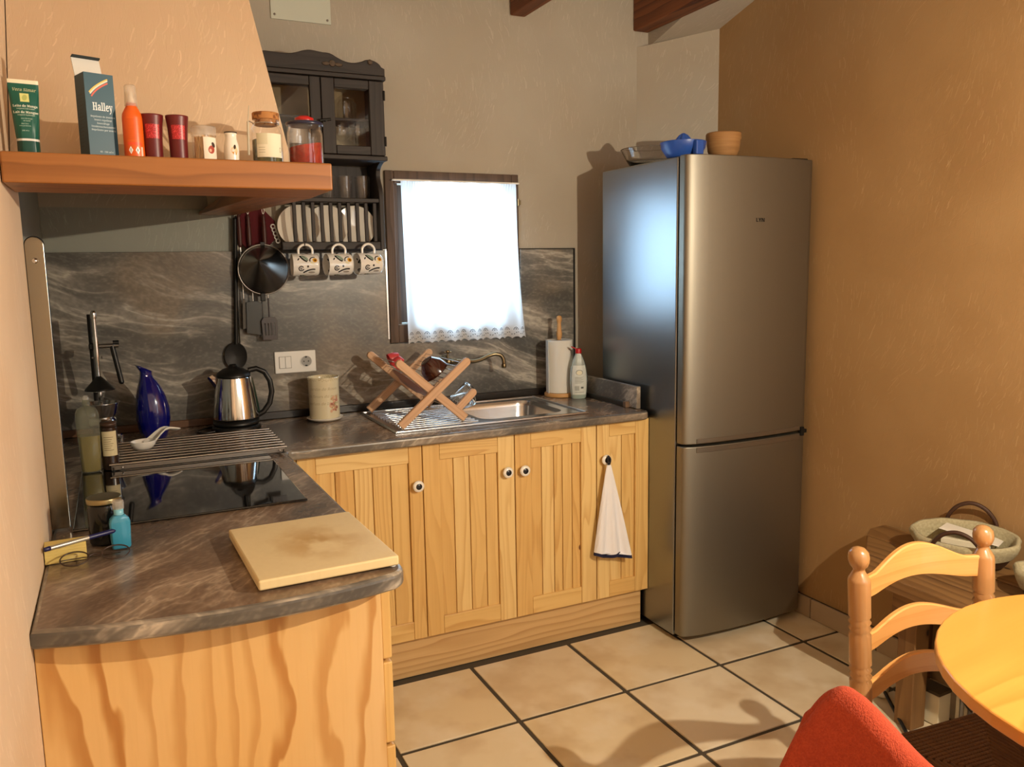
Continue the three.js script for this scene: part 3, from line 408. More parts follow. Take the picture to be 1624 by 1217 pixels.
// ---------------------------------------------------------------- fridge
const font = await new FontLoader().loadAsync('fonts/droid/droid_sans_bold.typeface.json');
{
  const f = thing('fridge', 'tall silver fridge freezer with two doors at the end of the counter', 'fridge', [2.2955, 0, 0]);
  mesh('body', span(0, 0.604, 0.022, 1.858, 0.252, 0.768, 0.006, 3), M.fridgeSide, f);
  for (const [x, z] of [[0.05, 0.30], [0.55, 0.30], [0.05, 0.73], [0.55, 0.73]]) mesh('foot', cyl(0.018, 0.018, 0.022, x, 0, z, 16), M.rubber, f);
  mesh('gasket', join(span(0.008, 0.596, 0.80, 1.852, 0.769, 0.779, 0), span(0.008, 0.596, 0.04, 0.775, 0.769, 0.779, 0)), M.rubber, f);
  const prof = new THREE.Shape(); prof.moveTo(0.001, -0.780); prof.lineTo(0.001, -0.803); prof.bezierCurveTo(0.001, -0.822, 0.022, -0.832, 0.085, -0.8395); prof.bezierCurveTo(0.2, -0.852, 0.404, -0.853, 0.58, -0.832); prof.bezierCurveTo(0.592, -0.830, 0.603, -0.826, 0.603, -0.812); prof.lineTo(0.603, -0.780); prof.closePath();
  const leaf = (y0, y1) => ext(prof, y1 - y0, 0.003, 2, 24).rotateX(-Math.PI / 2).translate(0, y0, 0);
  const up = mesh('door', metres(leaf(0.797, 1.860), 'y'), M.fridgeFront, f), low = mesh('door', metres(leaf(0.034, 0.787), 'y'), M.fridgeFront, f);
  const lip = (y0, y1) => { const s = new THREE.Shape(); s.moveTo(0.05, -0.831); s.bezierCurveTo(0.2, -0.8505, 0.404, -0.8505, 0.565, -0.8325); s.lineTo(0.565, -0.8375); s.bezierCurveTo(0.404, -0.8560, 0.2, -0.8560, 0.05, -0.8375); s.closePath(); return ext(s, y1 - y0, 0.0012, 1, 24).rotateX(-Math.PI / 2).translate(0, y0, 0); };
  M.lip = std({ color: new THREE.Color().setRGB(0.28, 0.26, 0.23), metalness: 0.9, roughness: 0.35 });
  mesh('handle', lip(0.800, 0.817), M.lip, up); mesh('handle', lip(0.764, 0.784), M.lip, low);
  mesh('hinge', join(span(0.569, 0.585, 0.776, 0.812, 0.826, 0.842, 0.002), span(0.59, 0.609, 0.784, 0.800, 0.80, 0.832, 0.002)), M.blackIron, f);
  mesh('hinge_cover', span(0.52, 0.60, 1.8605, 1.869, 0.70, 0.80, 0.003), M.blackIron, f);
  const tx = new TextGeometry('LYN', { font, size: 0.0145, depth: 0.0008, curveSegments: 4, bevelEnabled: false }); tx.scale(1.15, 1, 1);
  mesh('lettering', tx.translate(0.300, 1.622, 0.8486), M.black, up);
}
// ---------------------------------------------------------------- things on the hood shelf (its top at 1.69)
const SY = 1.6905;
const label = (w, h, draw) => canvasTex(w, h, draw, { repeat: false });
const words = (c, list, font, fill, x, y, step, align = 'center') => { c.font = font; c.fillStyle = fill; c.textAlign = align; list.forEach((t, i) => c.fillText(t, x, y + i * step)); };
// planar print: uv over the front (x, y) of a geometry's own box
function frontUV(g, x0, x1, y0, y1) { const p = g.attributes.position, uv = new Float32Array(p.count * 2); for (let i = 0; i < p.count; i++) { uv[2 * i] = (p.getX(i) - x0) / (x1 - x0); uv[2 * i + 1] = (p.getY(i) - y0) / (y1 - y0); } g.setAttribute('uv', new THREE.BufferAttribute(uv, 2)); return g; }
{
  // green cream tube standing on its cap
  const t = thing('cream_tube', 'dark green cream tube with white crimped end, leftmost on the hood shelf', 'tube', [0.294, SY, 1.455], 0.12);
  const ring = (a, b, y) => flat(ellipse(a, b, 36), y);
  M.tubePrint = std({ roughness: 0.4, map: label(512, 1024, (c, w, h) => {
    c.fillStyle = '#0e5a4c'; c.fillRect(0, 0, w, h); c.fillStyle = '#f1ead0'; c.fillRect(0, 0, w, 66);
    words(c, ['Vera Simar'], 'italic 74px serif', '#d9d2a8', w / 2, 200, 0); c.fillStyle = '#d8dc8e'; c.fillRect(180, 240, 150, 150); c.fillStyle = '#b5c070'; c.beginPath(); c.ellipse(255, 315, 40, 55, 0.4, 0, 7); c.fill();
    words(c, ['Leite de Manga', 'Lait de Mangue'], 'bold 54px serif', '#f0efe2', w / 2, 480, 110); words(c, ['corporal hidratante', 'corporel hydratant'], '32px serif', '#dfe6d8', w / 2, 520, 110); words(c, ['com Manteiga', 'de Karité'], '30px sans-serif', '#d0dccf', w / 2, 690, 40); words(c, ['Aloe Vera', 'sem parabenos'], '28px sans-serif', '#d0dccf', 220, 780, 36); words(c, ['200 ml e'], '30px sans-serif', '#d0dccf', 220, 900, 36);
  }) });
  const body = loft([ring(0.0185, 0.017, 0.030), ring(0.0195, 0.018, 0.036), ring(0.021, 0.0165, 0.06), ring(0.0232, 0.011, 0.095), ring(0.0245, 0.005, 0.117), ring(0.0248, 0.0016, 0.124), ring(0.0248, 0.0014, 0.137)]);
  mesh('body', frontUV(body, -0.0248, 0.0248, 0.030, 0.137), M.tubePrint, t);
  mesh('band', loft([ring(0.0187, 0.0172, 0.026), ring(0.0187, 0.0172, 0.030)]), M.plastic, t);
  mesh('cap', loft([ring(0.0185, 0.0175, 0), ring(0.0188, 0.0178, 0.002), ring(0.0185, 0.0172, 0.026)]), colour(0x0c4a40, 0.35), t);

  // tall open carton
  const b = thing('carton', 'tall petrol-blue carton with open white flap and Halley lettering', 'box', [0.412, SY, 1.434], 0.34);
  const W = 0.053, H = 0.158, D = 0.050;
  const face = label(512, 1480, (c, w, h) => { c.fillStyle = '#134b5f'; c.fillRect(0, 0, w, h); for (const [col, y] of [['#e8c24a', 0], ['#d8d9c4', 24], ['#d2543a', 66]]) { c.strokeStyle = col; c.lineWidth = 26; c.lineCap = 'round'; c.beginPath(); c.moveTo(80 + y * 0.5, 330 + y); c.quadraticCurveTo(190, 200 + y, 400, 90 + y); c.stroke(); }
    c.save(); c.translate(w / 2 + 30, 640); c.scale(0.72, 1.25); words(c, ['Halley'], 'bold 150px serif', '#e9edf0', 0, 0, 0); c.restore();
    words(c, ['Repelente de insectos', 'Insect repellent', 'Insectifuge', 'Insektenschutzmittel', 'Repellente per insetti'], '42px serif', '#d3dde2', w / 2 + 20, 760, 58); words(c, ['40 - 100 ml e'], '40px serif', '#c9d6dc', w / 2 + 40, 1370, 0); c.fillStyle = '#5d8797'; c.fillRect(0, 1440, w, 40); });
  const sideP = label(256, 512, (c, w, h) => { c.fillStyle = '#0f3f52'; c.fillRect(0, 0, w, h); c.fillStyle = '#0b3242'; for (let i = 0; i < 15; i++) c.fillRect(40, 120 + i * 22, 150 - (i % 3) * 30, 6); });
  M.carton = colour(0x124a5e, 0.45); M.cartonFace = std({ map: face, roughness: 0.42 }); M.cartonSide = std({ map: sideP, roughness: 0.45 });
  mesh('front_panel', frontUV(span(-W / 2, W / 2, 0, H, D / 2 - 0.001, D / 2, 0), -W / 2, W / 2, 0, H), M.cartonFace, b);
  mesh('side_panel', (() => { const g = span(-W / 2, -W / 2 + 0.001, 0, H, -D / 2, D / 2 - 0.001, 0), p = g.attributes.position, uv = new Float32Array(p.count * 2); for (let i = 0; i < p.count; i++) { uv[2 * i] = p.getZ(i) / D + 0.5; uv[2 * i + 1] = p.getY(i) / H; } g.setAttribute('uv', new THREE.BufferAttribute(uv, 2)); return g; })(), M.cartonSide, b);
  mesh('side_panel', span(W / 2 - 0.001, W / 2, 0, H, -D / 2, D / 2 - 0.001, 0), M.carton, b); mesh('back_panel', span(-W / 2 + 0.001, W / 2 - 0.001, 0, H, -D / 2, -D / 2 + 0.001, 0), M.carton, b); mesh('bottom_panel', span(-W / 2 + 0.001, W / 2 - 0.001, 0, 0.001, -D / 2 + 0.001, D / 2 - 0.001, 0), M.carton, b);
  const fl = new THREE.Group(); fl.name = 'flap'; fl.position.set(0, H, -D / 2 + 0.0005); fl.rotation.x = -0.35; b.add(fl);
  mesh('white_inside', span(-W / 2 + 0.001, W / 2 - 0.001, 0, 0.040, 0.0003, 0.001, 0), colour(0xdfe0dc, 0.7), fl); mesh('blue_outside', span(-W / 2 + 0.001, W / 2 - 0.001, 0, 0.040, -0.0005, 0.0003, 0), M.carton, fl); mesh('tuck_edge', span(-W / 2 + 0.001, W / 2 - 0.001, 0.0395, 0.0415, -0.0005, 0.009, 0), colour(0x1c2b30, 0.6), fl);

  // orange spray bottle
  const o = thing('spray_bottle', 'orange sun-spray bottle with clear white cap beside the blue carton', 'bottle', [0.4735, SY, 1.458]);
  M.spray = std({ roughness: 0.35, map: label(1024, 512, (c, w, h) => { c.fillStyle = '#e8641c'; c.fillRect(0, 0, w, h); c.fillStyle = '#c04c14'; for (let i = 0; i < 16; i++) c.fillRect(400, 150 + i * 12, 190 + 30 * Math.sin(i * 2.1), 3); c.fillStyle = '#f2542c'; c.fillRect(400, 360, 240, 26); for (const x of [450, 560]) { c.save(); c.translate(x, 432); c.rotate(Math.PI / 4); c.fillStyle = '#ffffff'; c.fillRect(-26, -26, 52, 52); c.restore(); } c.fillStyle = '#222'; c.fillRect(446, 416, 8, 22); c.fillRect(446, 442, 8, 6); c.beginPath(); c.moveTo(560, 412); c.quadraticCurveTo(578, 436, 560, 448); c.quadraticCurveTo(542, 436, 560, 412); c.fill(); c.fillStyle = '#f0d8c4'; c.fillRect(620, 400, 40, 90); }) });
  mesh('body', printLathe([[0, 0], [0.0165, 0], [0.0185, 0.003], [0.0185, 0.078], [0.0175, 0.086], [0.0125, 0.096], [0.0095, 0.101], [0.0095, 0.106], [0, 0.106]], 0, 0.106, 40), M.spray, o);
  mesh('nozzle', lathe([[0, 0.1062], [0.007, 0.1062], [0.007, 0.114], [0.0045, 0.117], [0.0045, 0.127], [0, 0.128]], 24), colour(0xf0e4d4, 0.4), o);
  mesh('clear_cap', lathe([[0.0118, 0.1005], [0.0105, 0.138], [0.009, 0.1405], [0, 0.141]], 32), M.clearPlastic = phys({ color: 0xf3efe8, roughness: 0.12, transmission: 0.75, thickness: 0, ior: 1.3 }), o);

  // two flared red beakers
  M.beaker = colour(0x641519, 0.4); M.glitter = std({ roughness: 0.35, map: paint(256, 128, 1, 1, (u, v) => { const n = fbm(u * 60, v * 30, 60, 30, 2, 301); return mix3([150, 12, 18], [255, 90, 96], sst(0.5, 0.75, n)); }) });
  const bk = thing('beaker', 'dark red flared beaker with glittery red band, left of the pair on the hood shelf', 'beaker', [0.5085, SY, 1.452], 0, 'red beakers on the hood shelf');
  mesh('body', lathe([[0, 0], [0.0155, 0], [0.0168, 0.002], [0.0175, 0.04], [0.0190, 0.066], [0.0215, 0.085], [0.0215, 0.088], [0.0200, 0.088], [0.0172, 0.064], [0.0158, 0.01], [0, 0.008]], 40), M.beaker, bk);
  mesh('glitter_band', new THREE.CylinderGeometry(0.0196, 0.0183, 0.027, 40, 1, true, -0.75, 1.4).translate(0, 0.055, 0), M.glitter, bk);
  dup(bk, [0.5545, SY, 1.455], 0.05, 'dark red flared beaker with glittery red band, right of the pair beside the toothpick jar');

  // clear jar of toothpicks
  const tp = thing('toothpick_jar', 'clear plastic jar full of toothpicks with a small picture label', 'jar', [0.6025, SY, 1.457]);
  mesh('body', lathe([[0, 0], [0.0225, 0], [0.0235, 0.002], [0.0235, 0.052], [0.0222, 0.054], [0.0222, 0.005], [0, 0.004]], 40), M.glass, tp);
  mesh('lid', lathe([[0.0242, 0.052], [0.0245, 0.054], [0.0245, 0.067], [0.0235, 0.070], [0, 0.0705]], 40), M.clearPlastic, tp);
  const r = rng(41), pk = []; for (let i = 0; i < 300; i++) { const a = r() * 7, q = 0.019 * Math.sqrt(r()), a2 = a + (r() - 0.5); pk.push(rod([q * Math.cos(a), 0.0045, q * Math.sin(a)], [0.019 * Math.cos(a2) * Math.sqrt(r()), 0.046 + 0.005 * r(), 0.019 * Math.sin(a2) * Math.sqrt(r())], 0.0010, 5)); }
  const st = mesh('toothpicks', join(...pk), colour(0xdcb98a, 0.8), tp); st.userData = { kind: 'stuff' };
  mesh('label', new THREE.CylinderGeometry(0.0238, 0.0238, 0.044, 30, 1, true, -0.15, 1.3).translate(0, 0.0255, 0), std({ roughness: 0.6, map: label(256, 256, (c, w, h) => { c.fillStyle = '#ece0cf'; c.fillRect(0, 0, w, h); c.fillStyle = '#a8402c'; c.beginPath(); c.ellipse(130, 140, 60, 46, -0.2, 0, 7); c.fill(); c.fillStyle = '#e4a98d'; c.beginPath(); c.ellipse(110, 150, 22, 18, 0, 0, 7); c.fill(); c.fillStyle = '#3c2a24'; c.beginPath(); c.ellipse(170, 84, 40, 26, 0.5, 0, 7); c.fill(); }) }), tp);

  // small painted shaker
  const sh = thing('spice_pot', 'small white painted ceramic pot with dark rim and flower', 'pot', [0.6550, SY, 1.455]);
  mesh('body', printLathe([[0, 0], [0.0125, 0], [0.0138, 0.003], [0.0150, 0.022], [0.0145, 0.036], [0.0115, 0.048], [0.0112, 0.056], [0.0125, 0.060], [0.010, 0.060], [0.009, 0.05], [0, 0.05]], 0, 0.06, 36), std({ roughness: 0.2, map: label(512, 256, (c, w, h) => { c.fillStyle = '#efe8da'; c.fillRect(0, 0, w, h); c.fillStyle = '#e1c9a0'; c.beginPath(); c.ellipse(280, 150, 40, 34, 0, 0, 7); c.fill(); c.fillStyle = '#c88a2e'; c.beginPath(); c.ellipse(278, 170, 26, 16, 0.5, 0, 7); c.fill(); c.fillStyle = '#3a2a1c'; c.beginPath(); c.ellipse(284, 120, 14, 20, 0.3, 0, 7); c.fill(); c.fillStyle = '#f3d9c9'; c.beginPath(); c.ellipse(262, 150, 16, 12, 0, 0, 7); c.fill(); }) }), sh);
  mesh('rim', lathe([[0.0095, 0.0602], [0.0127, 0.0602], [0.0127, 0.0628], [0.0095, 0.0628]], 32), colour(0x4a4034, 0.4), sh); mesh('foot', lathe([[0, 0.0005], [0.0139, 0.0005], [0.0142, 0.003], [0.0141, 0.0035]], 32), colour(0x3f352c, 0.4), sh);

  // tea jar with cork lid and a thermometer-like stick in a loop
  const tj = thing('cork_jar', 'glass jar with cork lid and paper label holding green herbs', 'jar', [0.7275, SY, 1.450]);
  mesh('glass', lathe([[0, 0], [0.0295, 0], [0.032, 0.003], [0.032, 0.066], [0.029, 0.077], [0.0245, 0.082], [0.0245, 0.086], [0.027, 0.0875], [0.027, 0.090], [0.0225, 0.0905], [0.0225, 0.08], [0.0300, 0.064], [0.0300, 0.005], [0, 0.004]], 44), M.glass, tj);
  mesh('herbs', lathe([[0, 0.005], [0.0292, 0.005], [0.0292, 0.05], [0.015, 0.056], [0, 0.054]], 36), std({ roughness: 1, map: paint(128, 128, 1, 1, (u, v) => mix3([46, 48, 24], [120, 116, 72], fbm(u * 30, v * 30, 30, 30, 2, 311))) }), tj);
  mesh('cork', lathe([[0, 0.0800], [0.0220, 0.0800], [0.0222, 0.0905], [0.0268, 0.0908], [0.0272, 0.093], [0.0272, 0.104], [0.026, 0.1055], [0, 0.106]], 36), std({ roughness: 0.9, map: paint(128, 128, 1, 1, (u, v) => mix3([176, 122, 70], [120, 72, 36], sst(0.5, 0.75, fbm(u * 24, v * 12, 24, 12, 3, 312)))) }), tj);
  mesh('label', new THREE.CylinderGeometry(0.0323, 0.0323, 0.048, 40, 1, true, -0.85, 1.75).translate(0, 0.037, 0), std({ roughness: 0.7, map: label(512, 256, (c, w, h) => { c.fillStyle = '#e4ddc4'; c.fillRect(0, 0, w, h); c.fillStyle = '#d3cdb0'; c.fillRect(0, 0, 210, 120); c.fillStyle = '#a8a184'; for (let i = 0; i < 3; i++) c.fillRect(40, 150 + 26 * i, 120, 5); c.strokeStyle = '#6d684e'; c.lineWidth = 5; c.strokeRect(452, 150, 30, 44); }) }), tj);
  mesh('wire_loop', join(tube(Array.from({ length: 24 }, (_, i) => [0.0262 * Math.cos(i / 24 * 6.283), 0.083, 0.0262 * Math.sin(i / 24 * 6.283)]), 0.001, 48, 6, true), tube([[-0.026, 0.083, 0.003], [-0.034, 0.086, 0.007], [-0.039, 0.084, 0.010]], 0.001, 12, 6)), M.steel, tj);
  mesh('stick', join(rod([-0.0395, 0.018, 0.010], [-0.0375, 0.085, 0.010], 0.0024, 10), rod([-0.0375, 0.085, 0.010], [-0.0335, 0.117, 0.009], 0.0009, 6)), colour(0xb9b09a, 0.4), tj);

  // jar of red powder
  const rj = thing('red_jar', 'glass jar half full of red powder under a dark blue lid with red knob', 'jar', [0.8060, SY, 1.455]);
  mesh('glass', lathe([[0, 0], [0.034, 0], [0.0365, 0.003], [0.0365, 0.068], [0.033, 0.076], [0.033, 0.083], [0.031, 0.083], [0.031, 0.075], [0.0345, 0.067], [0.0345, 0.005], [0, 0.004]], 44), M.glass, rj);
  const pw = Array.from({ length: 6 }, (_, k) => k); const ring2 = (q, y0, tilt) => Array.from({ length: 32 }, (_, i) => { const a = -i / 32 * 2 * Math.PI; return [q * Math.cos(a), y0 + tilt * q * Math.cos(a), q * Math.sin(a)]; });
  mesh('powder', loft([ring2(0.001, 0.005, 0), ring2(0.0335, 0.005, 0), ring2(0.0335, 0.043, 0.18), ring2(0.02, 0.0445, 0.2), ring2(0.002, 0.045, 0.2)].map(x => x.reverse())), std({ roughness: 1, map: paint(128, 128, 1, 1, (u, v) => mix3([120, 22, 12], [168, 44, 24], fbm(u * 40, v * 40, 40, 40, 2, 313))) }), rj);
  mesh('lid', lathe([[0, 0.0832], [0.0365, 0.0832], [0.0385, 0.0842], [0.0385, 0.0885], [0.034, 0.0905], [0, 0.0905]], 44), colour(0x20223c, 0.3), rj);
  mesh('knob', lathe([[0, 0.0906], [0.018, 0.0906], [0.0195, 0.092], [0.0195, 0.099], [0.016, 0.1005], [0.012, 0.1005], [0.011, 0.103], [0.006, 0.1035], [0, 0.1035]], 36), colour(0xb31a18, 0.35), rj);
  // scissors-like dark thing lying on the shelf
  const sc = thing('reading_spectacles', 'dark folded frame lying on the hood shelf between tube and carton', 'glasses', [0.352, SY, 1.44]);
  mesh('frame', join(tube([[-0.03, 0.003, 0.02], [-0.028, 0.006, 0.0], [0.0, 0.007, -0.02], [0.022, 0.004, -0.03]], 0.0016, 20, 6), tube([[-0.03, 0.003, 0.02], [-0.01, 0.003, 0.018], [0.012, 0.003, 0.01], [0.014, 0.003, -0.02]], 0.0013, 20, 6), tube([[-0.026, 0.002, 0.01], [-0.004, 0.004, 0.0], [0.008, 0.003, -0.02]], 0.0013, 20, 6)), M.black, sc);
}

// ---------------------------------------------------------------- round the hob
const TY = 0.9008, GY = 0.9072;
{
  // oil bottle
  const b = thing('oil_bottle', 'translucent plastic bottle half full of yellow-green oil at the left hob edge', 'bottle', [0.3195, GY, 0.655], 0.1);
  const ring = (w, d, y, q = 0.012) => flat(rrect(w, d, Math.min(q, d / 2.05, w / 2.05), 5), y);
  mesh('shell', loft([ring(0.044, 0.040, 0), ring(0.050, 0.046, 0.004), ring(0.056, 0.050, 0.06), ring(0.060, 0.052, 0.155), ring(0.058, 0.049, 0.172), ring(0.048, 0.040, 0.184), ring(0.026, 0.024, 0.191, 0.011), ring(0.020, 0.020, 0.193, 0.009), ring(0.018, 0.018, 0.210, 0.008)]), phys({ color: 0xe6e6d6, roughness: 0.1, transmission: 0.9, thickness: 0, ior: 1.3 }), b);
  mesh('oil', loft([ring(0.042, 0.038, 0.003), ring(0.048, 0.043, 0.006), ring(0.053, 0.047, 0.06), ring(0.056, 0.048, 0.107)]), phys({ color: 0x85720c, roughness: 0.25 }), b);
  mesh('spout', lathe([[0.009, 0.2102], [0.0095, 0.214], [0.006, 0.222], [0, 0.2225]], 20), M.clearPlastic, b);
  // pepper mill / labelled bottle behind it
  const s = thing('sauce_bottle', 'brown bottle with cream paper label beside the oil bottle', 'bottle', [0.3710, GY, 0.648]);
  mesh('glass', lathe([[0, 0], [0.0215, 0], [0.023, 0.003], [0.023, 0.122], [0.021, 0.126], [0, 0.126]], 32), colour(0x33231b, 0.2), s);
  mesh('label', new THREE.CylinderGeometry(0.0233, 0.0233, 0.072, 32, 1, true, -0.95, 1.9).translate(0, 0.079, 0), std({ roughness: 0.7, map: label(256, 256, (c, w, h) => { c.fillStyle = '#d8c9a0'; c.fillRect(0, 0, w, h); c.fillStyle = '#7d6a48'; for (let i = 0; i < 7; i++) c.fillRect(40, 60 + i * 22, 150 - 20 * (i % 3), 5); }) }), s);
  mesh('cap', lathe([[0, 0.1265], [0.0215, 0.1265], [0.0218, 0.140], [0, 0.1405]], 32), colour(0x4a3428, 0.4), s);
  // lever juicer
  const j = thing('citrus_press', 'chrome and black lever citrus press in the dark corner by the hob', 'juicer', [0.350, TY, 0.265]);
  const q = (name, g, m) => mesh(name, g, m, j);
  q('base', lathe([[0, 0], [0.058, 0], [0.060, 0.004], [0.056, 0.012], [0.02, 0.018], [0, 0.018]], 40), M.blackIron);
  q('stand', join(cyl(0.010, 0.010, 0.42, -0.012, 0.018, -0.062, 16), span(-0.022, -0.002, 0.325, 0.345, -0.062, -0.004, 0.004), span(-0.024, 0, 0.098, 0.112, -0.062, -0.02, 0.004), span(-0.022, -0.002, 0.0, 0.02, -0.075, -0.05, 0.004)), M.blackIron);
  q('shaft', join(lathe([[0, 0.235], [0.006, 0.235], [0.006, 0.30], [0.0085, 0.302], [0.0085, 0.365], [0.0065, 0.368], [0.0065, 0.425], [0.009, 0.428], [0.0095, 0.445], [0.006, 0.452], [0, 0.453]], 28), lathe([[0, 0.168], [0.006, 0.168], [0.006, 0.19], [0, 0.19]], 20)), M.chrome);
  q('press_cone', lathe([[0.006, 0.238], [0.012, 0.232], [0.044, 0.197], [0.046, 0.192], [0, 0.192]], 40), M.black);
  q('press_rim', lathe([[0, 0.1885], [0.030, 0.1885], [0.032, 0.1895], [0.030, 0.1915], [0, 0.1915]], 36), M.chrome);
  q('bowl', lathe([[0, 0.090], [0.020, 0.090], [0.036, 0.098], [0.045, 0.112], [0.054, 0.148], [0.057, 0.150], [0.053, 0.150], [0.042, 0.116], [0.02, 0.106], [0.012, 0.135], [0.004, 0.152], [0, 0.154]], 44), M.steel);
  q('collar', lathe([[0.030, 0.072], [0.040, 0.074], [0.042, 0.086], [0.040, 0.0985], [0.030, 0.0985]], 36), M.chrome);
  q('spout_cup', lathe([[0, 0.019], [0.026, 0.019], [0.030, 0.03], [0.031, 0.068], [0.028, 0.068], [0, 0.03]], 36), M.darkSteel);
  q('drip_spout', join(rod([0.02, 0.036, 0.015], [0.052, 0.036, 0.03], 0.010, 16), rod([0.050, 0.042, 0.029], [0.050, 0.018, 0.029], 0.009, 16)), M.chrome);
  q('pivot', join(rod([0.008, 0.336, 0], [0.066, 0.336, 0.0], 0.0075, 14), rod([0.011, 0.30, 0.006], [0.016, 0.30, 0.006], 0.004), rod([-0.016, 0.30, 0.006], [-0.011, 0.30, 0.006], 0.004)), M.darkSteel);
  q('lever', join(rod([0.047, 0.336, 0.0], [0.066, 0.215, 0.004], 0.0085, 14), new THREE.SphereGeometry(0.0085, 14, 10).translate(0.066, 0.215, 0.004), rod([0.05, 0.345, 0], [0.068, 0.345, 0], 0.008)), M.black);
  // blue jug
  const v = thing('blue_jug', 'cobalt blue bird-shaped glazed jug behind the rod rack', 'jug', [0.500, TY, 0.195]);
  const prof = [[0.034, 0], [0.040, 0.004], [0.050, 0.035], [0.0555, 0.07], [0.055, 0.105], [0.049, 0.145], [0.040, 0.175], [0.030, 0.200], [0.0225, 0.218], [0.0200, 0.230], [0.0215, 0.242], [0.0225, 0.2455]];
  const cx = y => 0.004 - 0.013 * Math.pow(sat((y - 0.10) / 0.145), 1.5), tilt = y => 0.5 * sst(0.2, 0.246, y);
  const jr = prof.map(([a, y]) => Array.from({ length: 40 }, (_, i) => { const t = -i / 40 * 2 * Math.PI, x = a * Math.cos(t), lip = y > 0.235 ? 0.010 * Math.pow(sat(-Math.cos(t)), 3) : 0; return [cx(y) + x * (1 + (x < 0 ? -0.04 : 0.04)) - lip, y - tilt(y) * x + lip * 0.6, a * 0.95 * Math.sin(t)]; }).reverse());
  const inner = prof.slice(-3).reverse().map(([a, y]) => Array.from({ length: 40 }, (_, i) => { const t = -i / 40 * 2 * Math.PI, x = (a - 0.003) * Math.cos(t); return [cx(y) + x, y - tilt(y) * x - 0.003, (a - 0.003) * Math.sin(t)]; }).reverse());
  mesh('body', loft([...jr, ...inner], { crease: 1.2 }), M.cobalt = phys({ color: 0x0a0f6b, roughness: 0.12, clearcoat: 1, clearcoatRoughness: 0.04 }), v);
  // spoon rest
  const sr = thing('spoon_rest', 'white ceramic spoon rest shaped like a ladle on the rod rack', 'spoon rest', [0.462, 0.9290, 0.520], 0.62);
  mesh('bowl', lathe([[0, 0], [0.012, 0], [0.024, 0.006], [0.031, 0.017], [0.033, 0.028], [0.0318, 0.0292], [0.0300, 0.0275], [0.027, 0.017], [0.02, 0.008], [0, 0.004]], 40).scale(1.22, 1, 1), M.ceramic, sr);
  const hs = [[0.014, 0.018, 0.021, 0.010], [0.036, 0.029, 0.020, 0.014], [0.056, 0.042, 0.0165, 0.011], [0.074, 0.051, 0.014, 0.007], [0.090, 0.053, 0.016, 0.006], [0.104, 0.050, 0.0205, 0.007], [0.118, 0.046, 0.0210, 0.007], [0.130, 0.043, 0.015, 0.005], [0.136, 0.0415, 0.003, 0.003]];
  mesh('handle', loft(hs.map(([x, y, w, c]) => { const o = []; for (let i = 0; i <= 8; i++) { const t = i / 4 - 1; o.push([x, y + c * t * t - c, w * t]); } for (let i = 8; i >= 0; i--) { const t = i / 4 - 1; o.push([x, y + c * t * t - c + 0.004, w * t * 0.96]); } return o; }), { crease: 1 }), M.ceramic, sr);
  // kettle
  const k = thing('electric_kettle', 'polished steel electric kettle with black lid, handle and base', 'kettle', [0.782, TY, 0.175], 0.0);
  mesh('power_base', lathe([[0, 0], [0.082, 0], [0.086, 0.004], [0.084, 0.016], [0.076, 0.022], [0, 0.022]], 48), M.black, k);
  mesh('foot_ring', lathe([[0, 0.0225], [0.078, 0.0225], [0.081, 0.026], [0.079, 0.042], [0, 0.042]], 48), M.black, k);
  mesh('body', lathe([[0, 0.0425], [0.078, 0.0425], [0.079, 0.048], [0.075, 0.09], [0.067, 0.15], [0.060, 0.192], [0.058, 0.196], [0, 0.196]], 64), M.chrome, k);
  mesh('lid', lathe([[0.060, 0.1965], [0.060, 0.202], [0.054, 0.212], [0.036, 0.224], [0.016, 0.229], [0.014, 0.236], [0.010, 0.240], [0, 0.241]], 48), M.black, k);
  mesh('spout', loft([[0.050, 0.150, 0.016], [0.062, 0.170, 0.013], [0.080, 0.196, 0.009], [0.084, 0.200, 0.007]].map(([x, y, w]) => [[-x, y, w], [-x - w * 0.9, y - 0.003, 0], [-x, y, -w], [-x + 0.012, y + 0.006, -w * 0.6], [-x + 0.012, y + 0.006, w * 0.6]])), M.chrome, k);
  mesh('handle', loft([[0.052, 0.214, 0.013, 0.2], [0.080, 0.219, 0.012, -0.1], [0.108, 0.205, 0.0115, -0.7], [0.126, 0.172, 0.0115, -1.2], [0.131, 0.130, 0.0115, -1.6], [0.121, 0.088, 0.0115, -2.0], [0.098, 0.058, 0.011, -2.4], [0.078, 0.048, 0.010, -2.8]].map(([x, y, w, a]) => ellipse(0.010, w, 16).map(([p, z]) => [x - p * Math.sin(a), y + p * Math.cos(a), z]))), M.black, k);
  mesh('water_window', loft([[0.0605, 0.186, 0.007], [0.070, 0.130, 0.013], [0.0765, 0.085, 0.014], [0.079, 0.060, 0.008]].map(([x, y, w]) => [[x - 0.004, y, -w], [x + 0.004, y, -w * 0.7], [x + 0.006, y, 0], [x + 0.004, y, w * 0.7], [x - 0.004, y, w]].reverse())), colour(0x15302a, 0.15), k);
  mesh('cable', tube([[-0.075, 0.006, 0.03], [-0.115, 0.004, 0.035], [-0.135, 0.004, 0.0], [-0.11, 0.004, -0.05], [-0.04, 0.004, -0.09]], 0.0035, 36, 8), M.black, k);
  // decorated canister on its saucer
  const c = thing('canister', 'cream ceramic utensil pot with faint writing and a rose, standing on its saucer', 'pot', [1.110, TY, 0.150]);
  mesh('saucer', lathe([[0, 0], [0.050, 0], [0.064, 0.006], [0.069, 0.012], [0.067, 0.014], [0.052, 0.009], [0, 0.009]], 48), M.ceramic, c);
